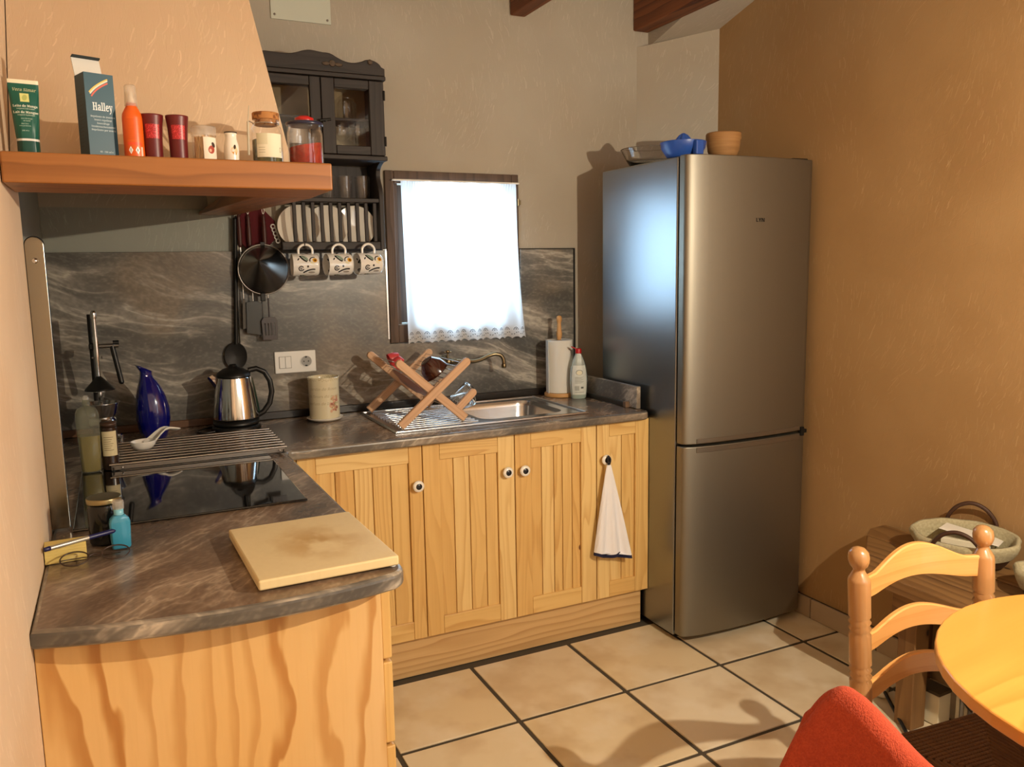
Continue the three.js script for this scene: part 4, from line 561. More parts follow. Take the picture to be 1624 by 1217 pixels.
  M.canister = phys({ roughness: 0.25, clearcoat: 0.4, clearcoatRoughness: 0.1, map: label(1024, 512, (x, w, h) => { x.fillStyle = '#ddd2b2'; x.fillRect(0, 0, w, h); x.fillStyle = '#b7a77e'; for (let i = 0; i < 160; i++) { const r = hash(i, 3, 5), q = hash(i, 9, 5); x.fillRect(r * w, q * 40, 8, 5); } words(x, ['Jardin de Roses', 'les fleurs du matin', 'parfum de lavande'], 'italic 44px serif', '#b3a27c', 470, 150, 90); const cx2 = 590, cy = 320; for (let i = 0; i < 26; i++) { x.fillStyle = ['#c78d77', '#d8ac8e', '#a8705c', '#c9a37c'][i % 4]; x.beginPath(); x.ellipse(cx2 + 55 * (hash(i, 1, 8) - 0.5) * 1.6, cy + 130 * (hash(i, 2, 8) - 0.5) * 1.4, 20, 15, i, 0, 7); x.fill(); } x.strokeStyle = '#8d8a5c'; x.lineWidth = 4; for (let i = 0; i < 7; i++) { x.beginPath(); x.moveTo(cx2, cy); x.lineTo(cx2 + 100 * (hash(i, 4, 8) - 0.5), cy + 180 * (hash(i, 5, 8) - 0.5)); x.stroke(); } }) });
  mesh('body', printLathe([[0, 0.010], [0.054, 0.010], [0.057, 0.014], [0.0575, 0.155], [0.060, 0.164], [0.060, 0.168], [0.056, 0.168], [0.053, 0.155], [0.053, 0.02], [0, 0.018]], 0.01, 0.168, 56), M.canister, c);
  // socket and switch plate on the splashback
  const p = thing('socket_plate', 'white double wall plate with rocker switches and a round socket', 'socket', [1.034, 1.118, 0.0165]);
  mesh('plate', span(-0.079, 0.079, -0.0425, 0.0425, 0, 0.008, 0.003, 2), M.plastic, p);
  for (const x of [-0.051, -0.0285]) mesh('rocker', span(x - 0.0105, x + 0.0105, -0.022, 0.022, 0.0078, 0.0108, 0.0012, 2), M.plastic, p);
  mesh('switch_gap', span(-0.0635, -0.016, -0.0235, 0.0235, 0.0065, 0.0083, 0), colour(0x8d8d8a, 0.6), p);
  const so = mesh('socket', lathe([[0.0205, 0.0078], [0.0205, 0.0095], [0.0235, 0.0105], [0.0235, 0.0078]], 40).rotateX(Math.PI / 2), M.plastic, p); so.position.set(0.041, 0, 0);
  const fc = mesh('socket_well', new THREE.CircleGeometry(0.0204, 40).translate(0, 0, 0.0083), colour(0x9b9b9a, 0.5), so);
  mesh('pin_hole', join(cyl(0.0028, 0.0028, 0.0007, 0, 0, 0, 12).rotateX(Math.PI / 2).translate(-0.009, 0, 0.0084), cyl(0.0028, 0.0028, 0.0007, 0, 0, 0, 12).rotateX(Math.PI / 2).translate(0.009, 0, 0.0084)), M.black, so);
  mesh('earth_clip', join(span(-0.004, 0.004, 0.014, 0.0198, 0.0084, 0.011, 0.0008), span(-0.004, 0.004, -0.0198, -0.014, 0.0084, 0.011, 0.0008)), M.black, so);
}
// ---------------------------------------------------------------- dish rack and what dries in it
{
  const t = thing('dish_rack', 'folding wooden X-frame dish rack with wires standing on the draining board', 'dish rack', [0, 0, 0]);
  const bar = (a, b, z, w = 0.030, d = 0.016) => { const L = Math.hypot(b[0] - a[0], b[1] - a[1]), s = new THREE.Shape(), r = w / 2; s.moveTo(0, -r); s.lineTo(L - r, -r); s.absarc(L - r, 0, r, -Math.PI / 2, Math.PI / 2, false); s.lineTo(0, r); s.closePath(); return metres(ext(s, d, 0.002, 1, 10), 'x').rotateZ(Math.atan2(b[1] - a[1], b[0] - a[0])).translate(a[0], a[1], z); };
  const Zn = 0.497, Zf = 0.118;
  const A = [[1.293, 0.917], [1.562, 1.141]], B = [[1.549, 0.921], [1.293, 1.147]];
  for (const z of [Zf, Zn]) { const s = z === Zn ? 1 : -1;
    mesh('leg', bar(...A, z + 0.008 * s + (s < 0 ? -0.0005 : 0.001)), M.rackWood, t); mesh('leg', bar(...B, z - 0.009 * s), M.rackWood, t);
    mesh('arm', bar([1.520, 0.948], [1.600, 1.020], z - 0.027 * s, 0.028, 0.014), M.rackWood, t); }
  const at = (l, u) => [mix(l[0][0], l[1][0], u), mix(l[0][1], l[1][1], u)], wires = [], nm = (l, o) => { const dx = l[1][0] - l[0][0], dy = l[1][1] - l[0][1], L = Math.hypot(dx, dy); return [-dy / L * o, dx / L * o]; };
  for (const [l, o, list] of [[A, 0.006, [0.56, 0.62, 0.68, 0.74, 0.80, 0.86, 0.92]], [B, -0.006, [0.10, 0.17, 0.24, 0.31, 0.40, 0.56, 0.62, 0.68, 0.74, 0.80, 0.86, 0.92]]]) for (const u of list) { const [x, y] = at(l, u), [ox, oy] = nm(l, o); mesh('wire', rod([x + ox, y + oy, Zf + 0.004], [x + ox, y + oy, Zn + 0.006], 0.0016, 6), M.steel, t); }
  mesh('dowel', rod([1.428, 1.032, Zf], [1.428, 1.032, Zn + 0.01], 0.006, 12), M.paleWood, t);
  // brown bowl leaning on the right arm
  const bowlProf = (r, h, w) => [[0, 0], [r * 0.45, 0], [r * 0.5, 0.004], [r * 0.85, h * 0.45], [r, h], [r - w, h], [r * 0.82 - w, h * 0.45], [r * 0.45, w + 0.003], [0, w + 0.002]];
  const b = thing('brown_bowl', 'dark brown glazed bowl turned over in the dish rack', 'bowl', [1.443, 1.131, 0.385]); b.rotation.set(0, 0, -2.446);
  mesh('body', lathe(bowlProf(0.053, 0.060, 0.004), 44), phys({ color: 0x3d150b, roughness: 0.16, clearcoat: 0.8, clearcoatRoughness: 0.08 }), b);
  const pk = phys({ color: 0xc43e42, roughness: 0.35 });
  const e = thing('egg_cup', 'small coral red cup at the upper left of the dish rack, behind its twin', 'cup', [1.385, 1.140, 0.24], 0, 'red cups in the dish rack'); e.rotation.set(0, 0, 1.9);
  mesh('body', lathe([[0, 0], [0.013, 0], [0.014, 0.003], [0.021, 0.018], [0.023, 0.042], [0.021, 0.042], [0.018, 0.018], [0, 0.006]], 32), pk, e);
  const e2 = dup(e, [1.365, 1.142, 0.335], 0, 'small coral red cup in the dish rack, nearer and left of its twin'); e2.rotation.set(0.3, 0, 2.5);
  const pl = thing('pink_plate', 'pale pink plate leaning between the left wires of the dish rack', 'plate', [1.396, 1.030, 0.31]); pl.rotation.set(0, 0, -0.72);
  mesh('body', lathe([[0, 0], [0.045, 0], [0.05, 0.003], [0.085, 0.012], [0.0855, 0.014], [0.05, 0.006], [0, 0.004]], 48), phys({ color: 0xc89a92, roughness: 0.3 }), pl);
  const g = thing('tumbler', 'clear glass tumbler upside down on the right side of the dish rack', 'glass', [1.585, 0.955, 0.33], 0); g.rotation.set(0.1, 0, -0.75);
  mesh('body', lathe([[0.031, 0], [0.033, 0.001], [0.028, 0.075], [0.026, 0.082], [0, 0.083], [0, 0.076], [0.024, 0.074], [0.0285, 0.002], [0.031, 0]], 36), M.solidGlass, g);
  const g2 = dup(g, [1.545, 0.962, 0.40], 0, 'clear glass tumbler lying lower in the dish rack, half hidden by the front bars'); g2.rotation.set(1.2, 0, -0.6);
}
// ---------------------------------------------------------------- kitchen roll and washing-up liquid
{
  const t = thing('kitchen_roll', 'white kitchen roll on an upright wooden holder beside the sink', 'kitchen roll', [2.163, TY, 0.108]);
  mesh('base', lathe([[0, 0], [0.066, 0], [0.068, 0.003], [0.068, 0.014], [0.065, 0.018], [0, 0.018]], 44), M.paleWood, t);
  mesh('post', lathe([[0.009, 0.018], [0.009, 0.255], [0.012, 0.262], [0.013, 0.275], [0.0105, 0.29], [0.0085, 0.318], [0.0095, 0.327], [0.012, 0.335], [0.0125, 0.345], [0.009, 0.353], [0, 0.356]], 28), M.paleWood, t);
  mesh('roll', lathe([[0.019, 0.0185], [0.058, 0.0185], [0.0585, 0.02], [0.0585, 0.248], [0.058, 0.2495], [0.019, 0.2495], [0.019, 0.0185]], 48), M.tissue = colour(0xd9d8d2, 0.95), t);
  mesh('loose_sheet', loft(Array.from({ length: 9 }, (_, i) => { const a = mix(1.2, -0.0, i / 8), x = i < 6 ? -0.0592 * Math.cos(a - 0.35) : -0.0592 - 0.004 * (i - 5), z = i < 6 ? -0.0592 * Math.sin(a - 0.35) : 0.018 + 0.004 * (i - 5); return [[x, 0.019, z], [x, 0.249, z], [x - 0.0005, 0.249, z - 0.0005], [x - 0.0005, 0.019, z - 0.0005]]; }), { crease: 1 }), M.tissue, t);
  const s = thing('detergent_bottle', 'washing-up liquid bottle with red cap, pale green liquid and printed label', 'bottle', [2.200, TY, 0.210], -0.35);
  const el = (a, b, y) => flat(ellipse(a, b, 40), y);
  const prof = [[0.030, 0.020, 0], [0.033, 0.022, 0.004], [0.0365, 0.0235, 0.03], [0.0385, 0.0245, 0.075], [0.0375, 0.024, 0.105], [0.0335, 0.022, 0.135], [0.027, 0.019, 0.16], [0.019, 0.0155, 0.18], [0.0135, 0.0125, 0.192], [0.0125, 0.0122, 0.196]];
  mesh('shell', loft(prof.map(p => el(...p)), { crease: 1 }), phys({ color: 0xe3ebe6, roughness: 0.22, transmission: 0.6, thickness: 0, ior: 1.35 }), s);
  mesh('liquid', loft(prof.slice(0, 3).map(([a, b, y]) => el(a - 0.0015, b - 0.0015, y + 0.0015)).concat([el(0.036, 0.0228, 0.045)])), colour(0x7fae96, 0.3), s);
  mesh('label', (() => { const n = 20, rows = [0.018, 0.05, 0.09, 0.125, 0.145].map(y => { const k = prof.findIndex(p => p[2] >= y), a = prof[k - 1], b = prof[k], f = (y - a[2]) / (b[2] - a[2]), A = mix(a[0], b[0], f) + 0.0006, B = mix(a[1], b[1], f) + 0.0006; return Array.from({ length: n + 1 }, (_, i) => { const t2 = mix(-0.95, 0.95, i / n); return [A * Math.sin(t2), y, B * Math.cos(t2)]; }); }); return loft(rows, { closed: false, crease: 1.5 }); })(), std({ roughness: 0.4, side: THREE.DoubleSide, map: label(512, 1024, (c, w, h) => { c.fillStyle = '#cfd3cd'; c.fillRect(0, 0, w, h); c.fillStyle = '#8f9690'; c.beginPath(); c.ellipse(w / 2, 330, 120, 90, 0, 0, 7); c.fill(); c.fillStyle = '#d9d3b8'; c.beginPath(); c.ellipse(w / 2, 340, 95, 70, 0, 0, 7); c.fill(); c.fillStyle = '#77807a'; for (let i = 0; i < 9; i++) c.fillRect(110, 470 + i * 22, 290 - (i % 3) * 40, 7); c.fillStyle = '#59605c'; for (let i = 0; i < 14; i++) c.fillRect(100 + i * 11, 730, 3 + (i % 3) * 2, 150); c.fillRect(300, 750, 90, 60); c.fillStyle = '#6a716c'; c.fillRect(100, 930, 310, 12); }) }), s);
  mesh('cap', lathe([[0.0132, 0.1962], [0.0138, 0.198], [0.0132, 0.214], [0.011, 0.217], [0, 0.2172]], 28), M.redCap = colour(0xb0141d, 0.35), s);
  mesh('flip_lid', loft([[-0.011, 0.217, 0.009, 0.002], [-0.022, 0.221, 0.009, 0.0022], [-0.031, 0.225, 0.006, 0.0025]].map(([x, y, w, h]) => [[x, y - h, -w], [x, y - h, w], [x, y + h, w], [x, y + h, -w]])), M.redCap, s);
}
// ---------------------------------------------------------------- dark wall cupboard with its plate rack
{
  const X0 = 0.905, XR = 0.985, X1 = 1.376, Zt = 0.205, Zl = 0.150, m = M.oldWood, c = thing('wall_cupboard', 'old dark wooden wall cupboard with glazed doors above a slatted plate rack', 'cupboard', [0, 0, 0.002]);
  const P = (n, g, grain = 'y') => mesh(n, metres(g, grain), m, c);
  P('side_panel', span(X0, X0 + 0.018, 1.885, 2.16, 0, Zt - 0.022)); P('side_panel', span(X1 - 0.018, X1, 1.885, 2.16, 0, Zt - 0.022));
  for (const x of [X1 - 0.018]) { const s = new THREE.Shape(); s.moveTo(0, 1.545); s.lineTo(Zl, 1.545); s.lineTo(Zl, 1.74); s.bezierCurveTo(Zl, 1.80, Zl - 0.045, 1.80, Zl - 0.03, 1.845); s.bezierCurveTo(Zl - 0.01, 1.87, Zt - 0.03, 1.86, Zt - 0.03, 1.884); s.lineTo(0, 1.884); s.closePath(); P('side_bracket', ext(s, 0.018, 0.002, 1).rotateY(-Math.PI / 2).translate(x + 0.018, 0, 0)); }
  mesh('back_panel', span(X0 + 0.019, X1 - 0.019, 1.89, 2.16, 0, 0.010), M.cupBack, c); P('lower_back', span(XR, X1 - 0.019, 1.739, 1.871, 0, 0.008), 'y'); P('top_board', span(X0 - 0.006, X1 + 0.006, 2.1605, 2.176, 0, Zt + 0.006, 0.003), 'x'); P('bottom_board', span(X0 - 0.004, X1 + 0.004, 1.8715, 1.889, 0.011, Zt + 0.004, 0.004), 'x'); P('inner_shelf', span(X0 + 0.019, X1 - 0.019, 2.02, 2.03, 0.011, Zt - 0.06, 0.002), 'x');
  // carved crest
  const cr = new THREE.Shape(); cr.moveTo(X0 - 0.004, 2.177); cr.lineTo(X1 + 0.004, 2.177); cr.lineTo(X1 + 0.004, 2.203); cr.lineTo(X1 - 0.008, 2.208); cr.bezierCurveTo(X1 - 0.02, 2.232, X1 - 0.06, 2.236, X1 - 0.075, 2.225); cr.bezierCurveTo(X1 - 0.12, 2.206, X1 - 0.15, 2.216, X1 - 0.185, 2.236); cr.bezierCurveTo(X1 - 0.205, 2.246, X1 - 0.215, 2.240, X1 - 0.232, 2.243); cr.bezierCurveTo(X1 - 0.26, 2.246, X1 - 0.27, 2.250, X1 - 0.30, 2.240); cr.bezierCurveTo(X1 - 0.36, 2.215, X1 - 0.40, 2.235, X1 - 0.44, 2.228); cr.lineTo(X0 - 0.004, 2.205); cr.closePath();
  P('carved_crest', ext(cr, 0.022, 0.003, 2, 16).translate(0, 0, Zt - 0.018), 'x');
  mesh('worn_carving', join(lathe([[0, 0], [0.012, 0], [0.010, 0.004], [0, 0.005]], 16).rotateX(Math.PI / 2).translate(1.185, 2.206, Zt + 0.004), lathe([[0, 0], [0.010, 0], [0.008, 0.004], [0, 0.005]], 16).rotateX(Math.PI / 2).scale(1.5, 0.7, 1).translate(1.208, 2.203, Zt + 0.004), lathe([[0, 0], [0.010, 0], [0.008, 0.004], [0, 0.005]], 16).rotateX(Math.PI / 2).scale(1.5, 0.7, 1).translate(1.162, 2.204, Zt + 0.004), lathe([[0, 0], [0.010, 0], [0.008, 0.006], [0, 0.007]], 16).rotateX(Math.PI / 2).translate(1.325, 2.222, Zt + 0.004)), colour(0x57493d, 0.8), c);
  // two glazed doors
  for (const [x0, x1, px0, px1, hinge] of [[X0 + 0.002, 1.139, 0.955, 1.100, -1], [1.141, X1 - 0.002, 1.189, 1.318, 1]]) {
    const d = new THREE.Group(); d.name = 'door'; c.add(d); const Q = (n, g, grain = 'y') => mesh(n, metres(g, grain), m, d), z0 = Zt - 0.020, z1 = Zt;
    Q('stile', span(x0, px0, 1.891, 2.158, z0, z1, 0.003)); Q('stile', span(px1, x1, 1.891, 2.158, z0, z1, 0.003));
    Q('rail', span(px0 + 0.0003, px1 - 0.0003, 2.126, 2.158, z0, z1 - 0.0005, 0.003), 'x'); Q('rail', span(px0 + 0.0003, px1 - 0.0003, 1.891, 1.923, z0, z1 - 0.0005, 0.003), 'x');
    mesh('pane', span(px0, px1, 1.923, 2.126, z0 + 0.007, z0 + 0.009, 0), M.glass, d);
    mesh('hinge', join(cyl(0.004, 0.004, 0.035, hinge > 0 ? x1 : x0, 2.09, z1 + 0.002, 10), cyl(0.004, 0.004, 0.035, hinge > 0 ? x1 : x0, 1.925, z1 + 0.002, 10)), M.blackIron, d);
    if (hinge > 0) mesh('latch', join(rod([1.150, 2.005, z1], [1.150, 2.005, z1 + 0.02], 0.004), rod([1.128, 2.003, z1 + 0.016], [1.168, 2.009, z1 + 0.016], 0.005)), M.blackIron, d);
  }
  // plate rack below
  P('rack_post', span(XR, XR + 0.02, 1.7385, 1.871, 0.0085, 0.05, 0.002)); P('rack_shelf', span(XR, X1 - 0.0185, 1.722, 1.738, 0.002, Zl, 0.003), 'x'); P('rack_rail', span(XR, X1 - 0.0185, 1.546, 1.576, Zl - 0.03, Zl, 0.003), 'x'); P('rack_floor', span(XR, X1 - 0.0185, 1.546, 1.556, 0.002, Zl - 0.0305, 0.002), 'x');
  for (let i = 0; i < 10; i++) P('slat', span(1.030 + i * 0.0338, 1.043 + i * 0.0338, 1.5765, 1.7215, Zl - 0.018, Zl - 0.006, 0.002));
  for (const x of [1.058, 1.180, 1.290]) mesh('hook', join(rod([x, 1.562, Zl], [x, 1.562, Zl + 0.04], 0.0018, 8), rod([x, 1.562, Zl + 0.04], [x, 1.570, Zl + 0.045], 0.0018, 8)), M.blackIron, c);
  // contents
  const plateGeo = lathe([[0, 0], [0.05, 0], [0.055, 0.004], [0.078, 0.013], [0.0785, 0.015], [0.054, 0.008], [0, 0.006]], 48);
  const p0 = thing('dinner_plate', 'white plate standing in the plate rack, behind the leftmost slats', 'plate', [1.066, 1.636, 0.070], 0, 'plates in the plate rack'); p0.rotation.set(1.42, 0, 0.25);
  mesh('body', plateGeo, M.ceramic, p0);
  dup(p0, [1.172, 1.636, 0.070], 0, 'white plate standing in the middle of the plate rack behind the slats').rotation.set(1.44, 0, 0.15);
  dup(p0, [1.282, 1.636, 0.065], 0, 'white plate standing towards the right end of the plate rack').rotation.set(1.46, 0, 0.1);
  const tg = lathe([[0, 0], [0.024, 0], [0.026, 0.002], [0.030, 0.085], [0.0285, 0.085], [0.0245, 0.006], [0, 0.005]], 32);
  const t0 = thing('shelf_glass', 'clear tumbler on the rack shelf, nearest the end of the hood shelf', 'glass', [1.175, 1.7385, 0.10], 0, 'tumblers on the open shelf'); mesh('body', tg, M.glass, t0);
  dup(t0, [1.242, 1.7385, 0.095], 0, 'clear tumbler on the rack shelf, middle of three'); dup(t0, [1.308, 1.7385, 0.10], 0, 'clear tumbler on the rack shelf, rightmost of three');
  const gg = lathe([[0, 0], [0.030, 0], [0.031, 0.003], [0.006, 0.007], [0.005, 0.05], [0.012, 0.058], [0.030, 0.075], [0.033, 0.10], [0.029, 0.125], [0.0275, 0.125], [0.031, 0.10], [0.028, 0.077], [0.010, 0.062], [0, 0.06]], 36);
  const w0 = thing('stem_glass', 'stemmed glass behind the right cupboard pane, left of the pair', 'glass', [1.235, 1.8895, 0.11], 0, 'stemmed glasses in the cupboard'); mesh('body', gg, M.glass, w0);
  dup(w0, [1.298, 1.8895, 0.10], 0, 'stemmed glass behind the right cupboard pane, right of the pair');
  const w2 = thing('glass_jar', 'tall clear jar standing on the inner shelf behind the right cupboard pane', 'jar', [1.262, 2.0305, 0.09]); mesh('body', lathe([[0, 0], [0.036, 0], [0.038, 0.004], [0.038, 0.06], [0.03, 0.07], [0.03, 0.08], [0.028, 0.08], [0.028, 0.07], [0.035, 0.058], [0.035, 0.006], [0, 0.005]], 32), M.glass, w2);
  const wc = thing('white_jug', 'white jug behind the left cupboard pane, above the red jar', 'jug', [1.075, 1.8895, 0.09]);
  mesh('body', lathe([[0, 0], [0.038, 0], [0.040, 0.004], [0.043, 0.06], [0.040, 0.112], [0.043, 0.122], [0.041, 0.122], [0.037, 0.112], [0, 0.02]], 40), M.porcelain, wc); mesh('handle', tube([[0.040, 0.1, 0.0], [0.062, 0.095, 0], [0.066, 0.06, 0], [0.042, 0.035, 0]], 0.005, 20, 8), M.porcelain, wc);
}
// three hanging mugs
{
  // the print is drawn as it is seen with the mug hanging: canvas up points to the mouth, which looks left
  M.mugPrint = phys({ roughness: 0.15, clearcoat: 0.7, clearcoatRoughness: 0.05, map: label(1280, 480, (c, w, h) => {
    c.fillStyle = '#e9e8e4'; c.fillRect(0, 0, w, h);
    for (let k = 0; k < 3; k++) { c.save(); c.transform(0, 1, -1, 0, 640 + (k - 1) * 427, 0); c.lineCap = 'round';
      const E = (col, x, y, a, b, r = 0) => { c.fillStyle = col; c.beginPath(); c.ellipse(x, y, a, b, r, 0, 7); c.fill(); }, A = (col, lw, x, y, r, a0, a1) => { c.strokeStyle = col; c.lineWidth = lw; c.beginPath(); c.arc(x, y, r, a0, a1); c.stroke(); };
      E('#151c22', 190, -125, 34, 92, -0.75); E('#9cb0a2', 218, -140, 34, 84, -0.75); c.strokeStyle = '#2f3f3a'; c.lineWidth = 8; c.beginPath(); c.moveTo(170, -195); c.lineTo(262, -80); c.stroke();
      A('#141a20', 20, 372, -80, 72, 3.0, 4.9); E('#e4dfc0', 345, -30, 44, 24, 0.6); E('#d8a326', 392, -88, 42, 42); E('#6d3c12', 398, -86, 21, 21);
      A('#1b2634', 20, 142, 68, 42, 0.3, 5.6); A('#1b2634', 14, 142, 68, 14, 0, 5); E('#1c2733', 262, 30, 20, 20); E('#1c2733', 100, -110, 12, 30, 0.6);
      c.strokeStyle = '#1b2634'; c.lineWidth = 30; c.beginPath(); c.moveTo(190, 150); c.quadraticCurveTo(280, 78, 380, 86); c.stroke(); E('#a09a94', 330, 150, 60, 24); c.restore(); }
  }) });
  const body = printLathe([[0, 0], [0.034, 0], [0.038, 0.003], [0.0400, 0.012], [0.0405, 0.094], [0.0395, 0.096], [0.0375, 0.094], [0.037, 0.012], [0, 0.008]], 0, 0.096, 56);
  const handle = tube([[0.0385, 0.020, 0], [0.058, 0.020, 0], [0.072, 0.034, 0], [0.073, 0.052, 0], [0.060, 0.068, 0], [0.0385, 0.070, 0]], 0.0046, 32, 10);
  // axis along -x (the mouth looks left), handle up
  const lay = g => g.clone().rotateZ(Math.PI / 2);                         // +y becomes -x, +x becomes +y
  const mk = thing('mug', 'white patterned mug hanging from the plate rack, left of three, half behind the conical strainer', 'mug', [1.104, 1.4905, 0.190], -0.05, 'mugs under the plate rack');
  mesh('body', lay(body), M.mugPrint, mk); mesh('handle', lay(handle), M.porcelain, mk);
  dup(mk, [1.226, 1.4905, 0.190], 0.10, 'white patterned mug hanging from the plate rack, middle of three');
  dup(mk, [1.337, 1.4915, 0.190], 0.18, 'white patterned mug hanging from the plate rack, right of three beside the window');
}
// ---------------------------------------------------------------- utensils hanging in the corner under the hood
{
  const rail = thing('hook_rail', 'thin dark rail under the hood from which the utensils hang', 'rail', [0, 0, 0.002]);
  mesh('bar', join(rod([0.815, 1.70, 0.05], [0.902, 1.70, 0.05], 0.004), rod([0.815, 1.70, 0.05], [0.815, 1.70, 0.0], 0.004), rod([0.90, 1.70, 0.05], [0.90, 1.70, 0.0], 0.004)), M.blackIron, rail);
  const c = thing('conical_strainer', 'dark steel conical strainer hanging with its point towards the room', 'strainer', [0.927, 1.477, 0.070]);
  const cone = lathe([[0.001, 0.128], [0.006, 0.124], [0.084, 0.004], [0.089, 0.0], [0.092, -0.002], [0.092, -0.006], [0.088, -0.005], [0.082, 0.0], [0.004, 0.119], [0, 0.12]], 64); cone.rotateX(Math.PI / 2); { const p = cone.attributes.position; for (let i = 0; i < p.count; i++) { const f = p.getZ(i) / 0.128; p.setX(i, p.getX(i) - 0.036 * f); p.setY(i, p.getY(i) + 0.030 * f); } cone.computeVertexNormals(); }
  mesh('cone', cone, std({ color: new THREE.Color().setRGB(0.30, 0.285, 0.27), metalness: 1, roughness: 0.27 }), c);
  mesh('rim', new THREE.TorusGeometry(0.092, 0.0028, 10, 64).translate(0, 0, -0.003), M.darkSteel, c);
  mesh('handle', span(-0.018, 0.0, -0.118, -0.088, -0.006, 0.004, 0.003), M.blackIron, c); mesh('hook', span(-0.008, 0.010, 0.088, 0.102, -0.006, 0.0, 0.002), M.blackIron, c);
  const h = thing('pot_holder', 'dark red octagonal pot holder with white scalloped trim hanging behind the strainer', 'pot holder', [0.912, 1.625, 0.030]);
  const oct = shapeOf(Array.from({ length: 8 }, (_, i) => { const a = Math.PI / 8 + i * Math.PI / 4; return [0.078 * Math.cos(a), 0.084 * Math.sin(a)]; }));
  mesh('pad', ext(oct, 0.012, 0.004, 3).translate(0, 0, -0.006), M.maroon = colour(0x4e0c15, 0.95), h);
  const sc = []; for (let i = 0; i < 5; i++) sc.push(new THREE.TorusGeometry(0.0075, 0.0025, 6, 14).translate(0.062 + 0.004 * i, 0.0 - 0.0135 * i + 0.012, 0.010)); mesh('trim', join(...sc), colour(0xd9d5cf, 0.9), h);
  // utensils with turned handles
  M.redWood = colour(0x3f1a14, 0.5);
  const turned = lathe([[0, 0], [0.006, 0.0], [0.0085, 0.01], [0.0095, 0.05], [0.0085, 0.075], [0.006, 0.082], [0.0085, 0.09], [0.006, 0.098], [0.0075, 0.108], [0.004, 0.12], [0, 0.121]], 20);
  const ut = (name, lab, x, z, blade, mat, more) => { const t = thing(name, lab, 'utensil', [x, 1.56, z]); mesh('handle', turned, M.redWood, t); mesh('loop', tube([[0, 0.12, 0], [0.004, 0.135, 0], [0, 0.146, 0], [-0.004, 0.135, 0]], 0.0012, 16, 6, true), M.paper, t); mesh('shank', rod([0, 0.0, 0], [0.0, -0.20, 0], 0.0025, 8), M.steel, t); mesh('blade', blade, mat, t); return t; };
  M.smoke = phys({ color: 0x2c3236, roughness: 0.25 });
  const fs = shapeOf([[-0.030, -0.32], [0.026, -0.33], [0.032, -0.21], [0.012, -0.20], [-0.008, -0.20], [-0.026, -0.205]]);
  ut('fish_slice', 'broad dark spatula blade hanging below the strainer, left of the slotted turner', 0.885, 0.045, ext(fs, 0.004, 0.001, 1), M.smoke);
  const sl = shapeOf([[-0.027, -0.348], [0.027, -0.348], [0.029, -0.275], [0.02, -0.262], [-0.02, -0.262], [-0.03, -0.275]]); for (let i = 0; i < 4; i++) { const x = -0.0175 + i * 0.0115; sl.holes.push(new THREE.Path([V2(x - 0.002, -0.33), V2(x + 0.002, -0.33), V2(x + 0.002, -0.285), V2(x - 0.002, -0.285)])); }
  ut('slotted_turner', 'dark slotted turner with reddish tip hanging lowest below the strainer', 0.938, 0.060, join(ext(sl, 0.0035, 0.0006, 1), rod([0, -0.19, 0.0018], [0, -0.262, 0.0018], 0.0028)), colour(0x30262a, 0.35));
  const kn = shapeOf([[-0.004, -0.19], [0.004, -0.19], [0.0085, -0.25], [0.0095, -0.30], [-0.009, -0.305], [-0.007, -0.24]]);
  ut('palette_knife', 'narrow dark palette knife hanging left of the broad spatula, beside the long ladle', 0.852, 0.040, ext(kn, 0.003, 0.0006, 1), colour(0x3c352a, 0.5));
  const l = thing('long_ladle', 'long dark iron skimmer hanging handle-up against the splashback behind the kettle', 'skimmer', [0.838, 1.20, 0.040]); l.rotation.z = -0.005;
  mesh('handle', join(rod([-0.022, 0.0, -0.006], [0.0, 0.468, -0.01], 0.0075, 12), rod([0.0, 0.462, -0.01], [0.0, 0.472, 0.008], 0.003)), M.blackIron, l);
  mesh('bowl', lathe([[0, -0.010], [0.025, -0.008], [0.040, 0], [0.0415, 0.001], [0.040, 0.003], [0.025, -0.005], [0, -0.007]], 40).rotateX(Math.PI / 2).scale(1, 1.25, 1).translate(-0.026, -0.045, -0.008), M.blackIron, l);
  const cv = thing('cover_plate', 'pale green-white square cover plate screwed high on the back wall above the cupboard', 'cover plate', [1.128, 2.51, 0.0005]);
  mesh('plate', span(-0.112, 0.112, -0.114, 0.115, 0, 0.006, 0.002, 2), colour(0xc8cec2, 0.5), cv);
  for (const [x, y] of [[-0.098, -0.098], [0.098, -0.100], [-0.098, 0.1], [0.098, 0.1]]) mesh('screw', lathe([[0.0045, 0], [0.004, 0.002], [0, 0.0025]], 14).rotateX(Math.PI / 2).translate(x, y, 0.006), M.darkSteel, cv);
}
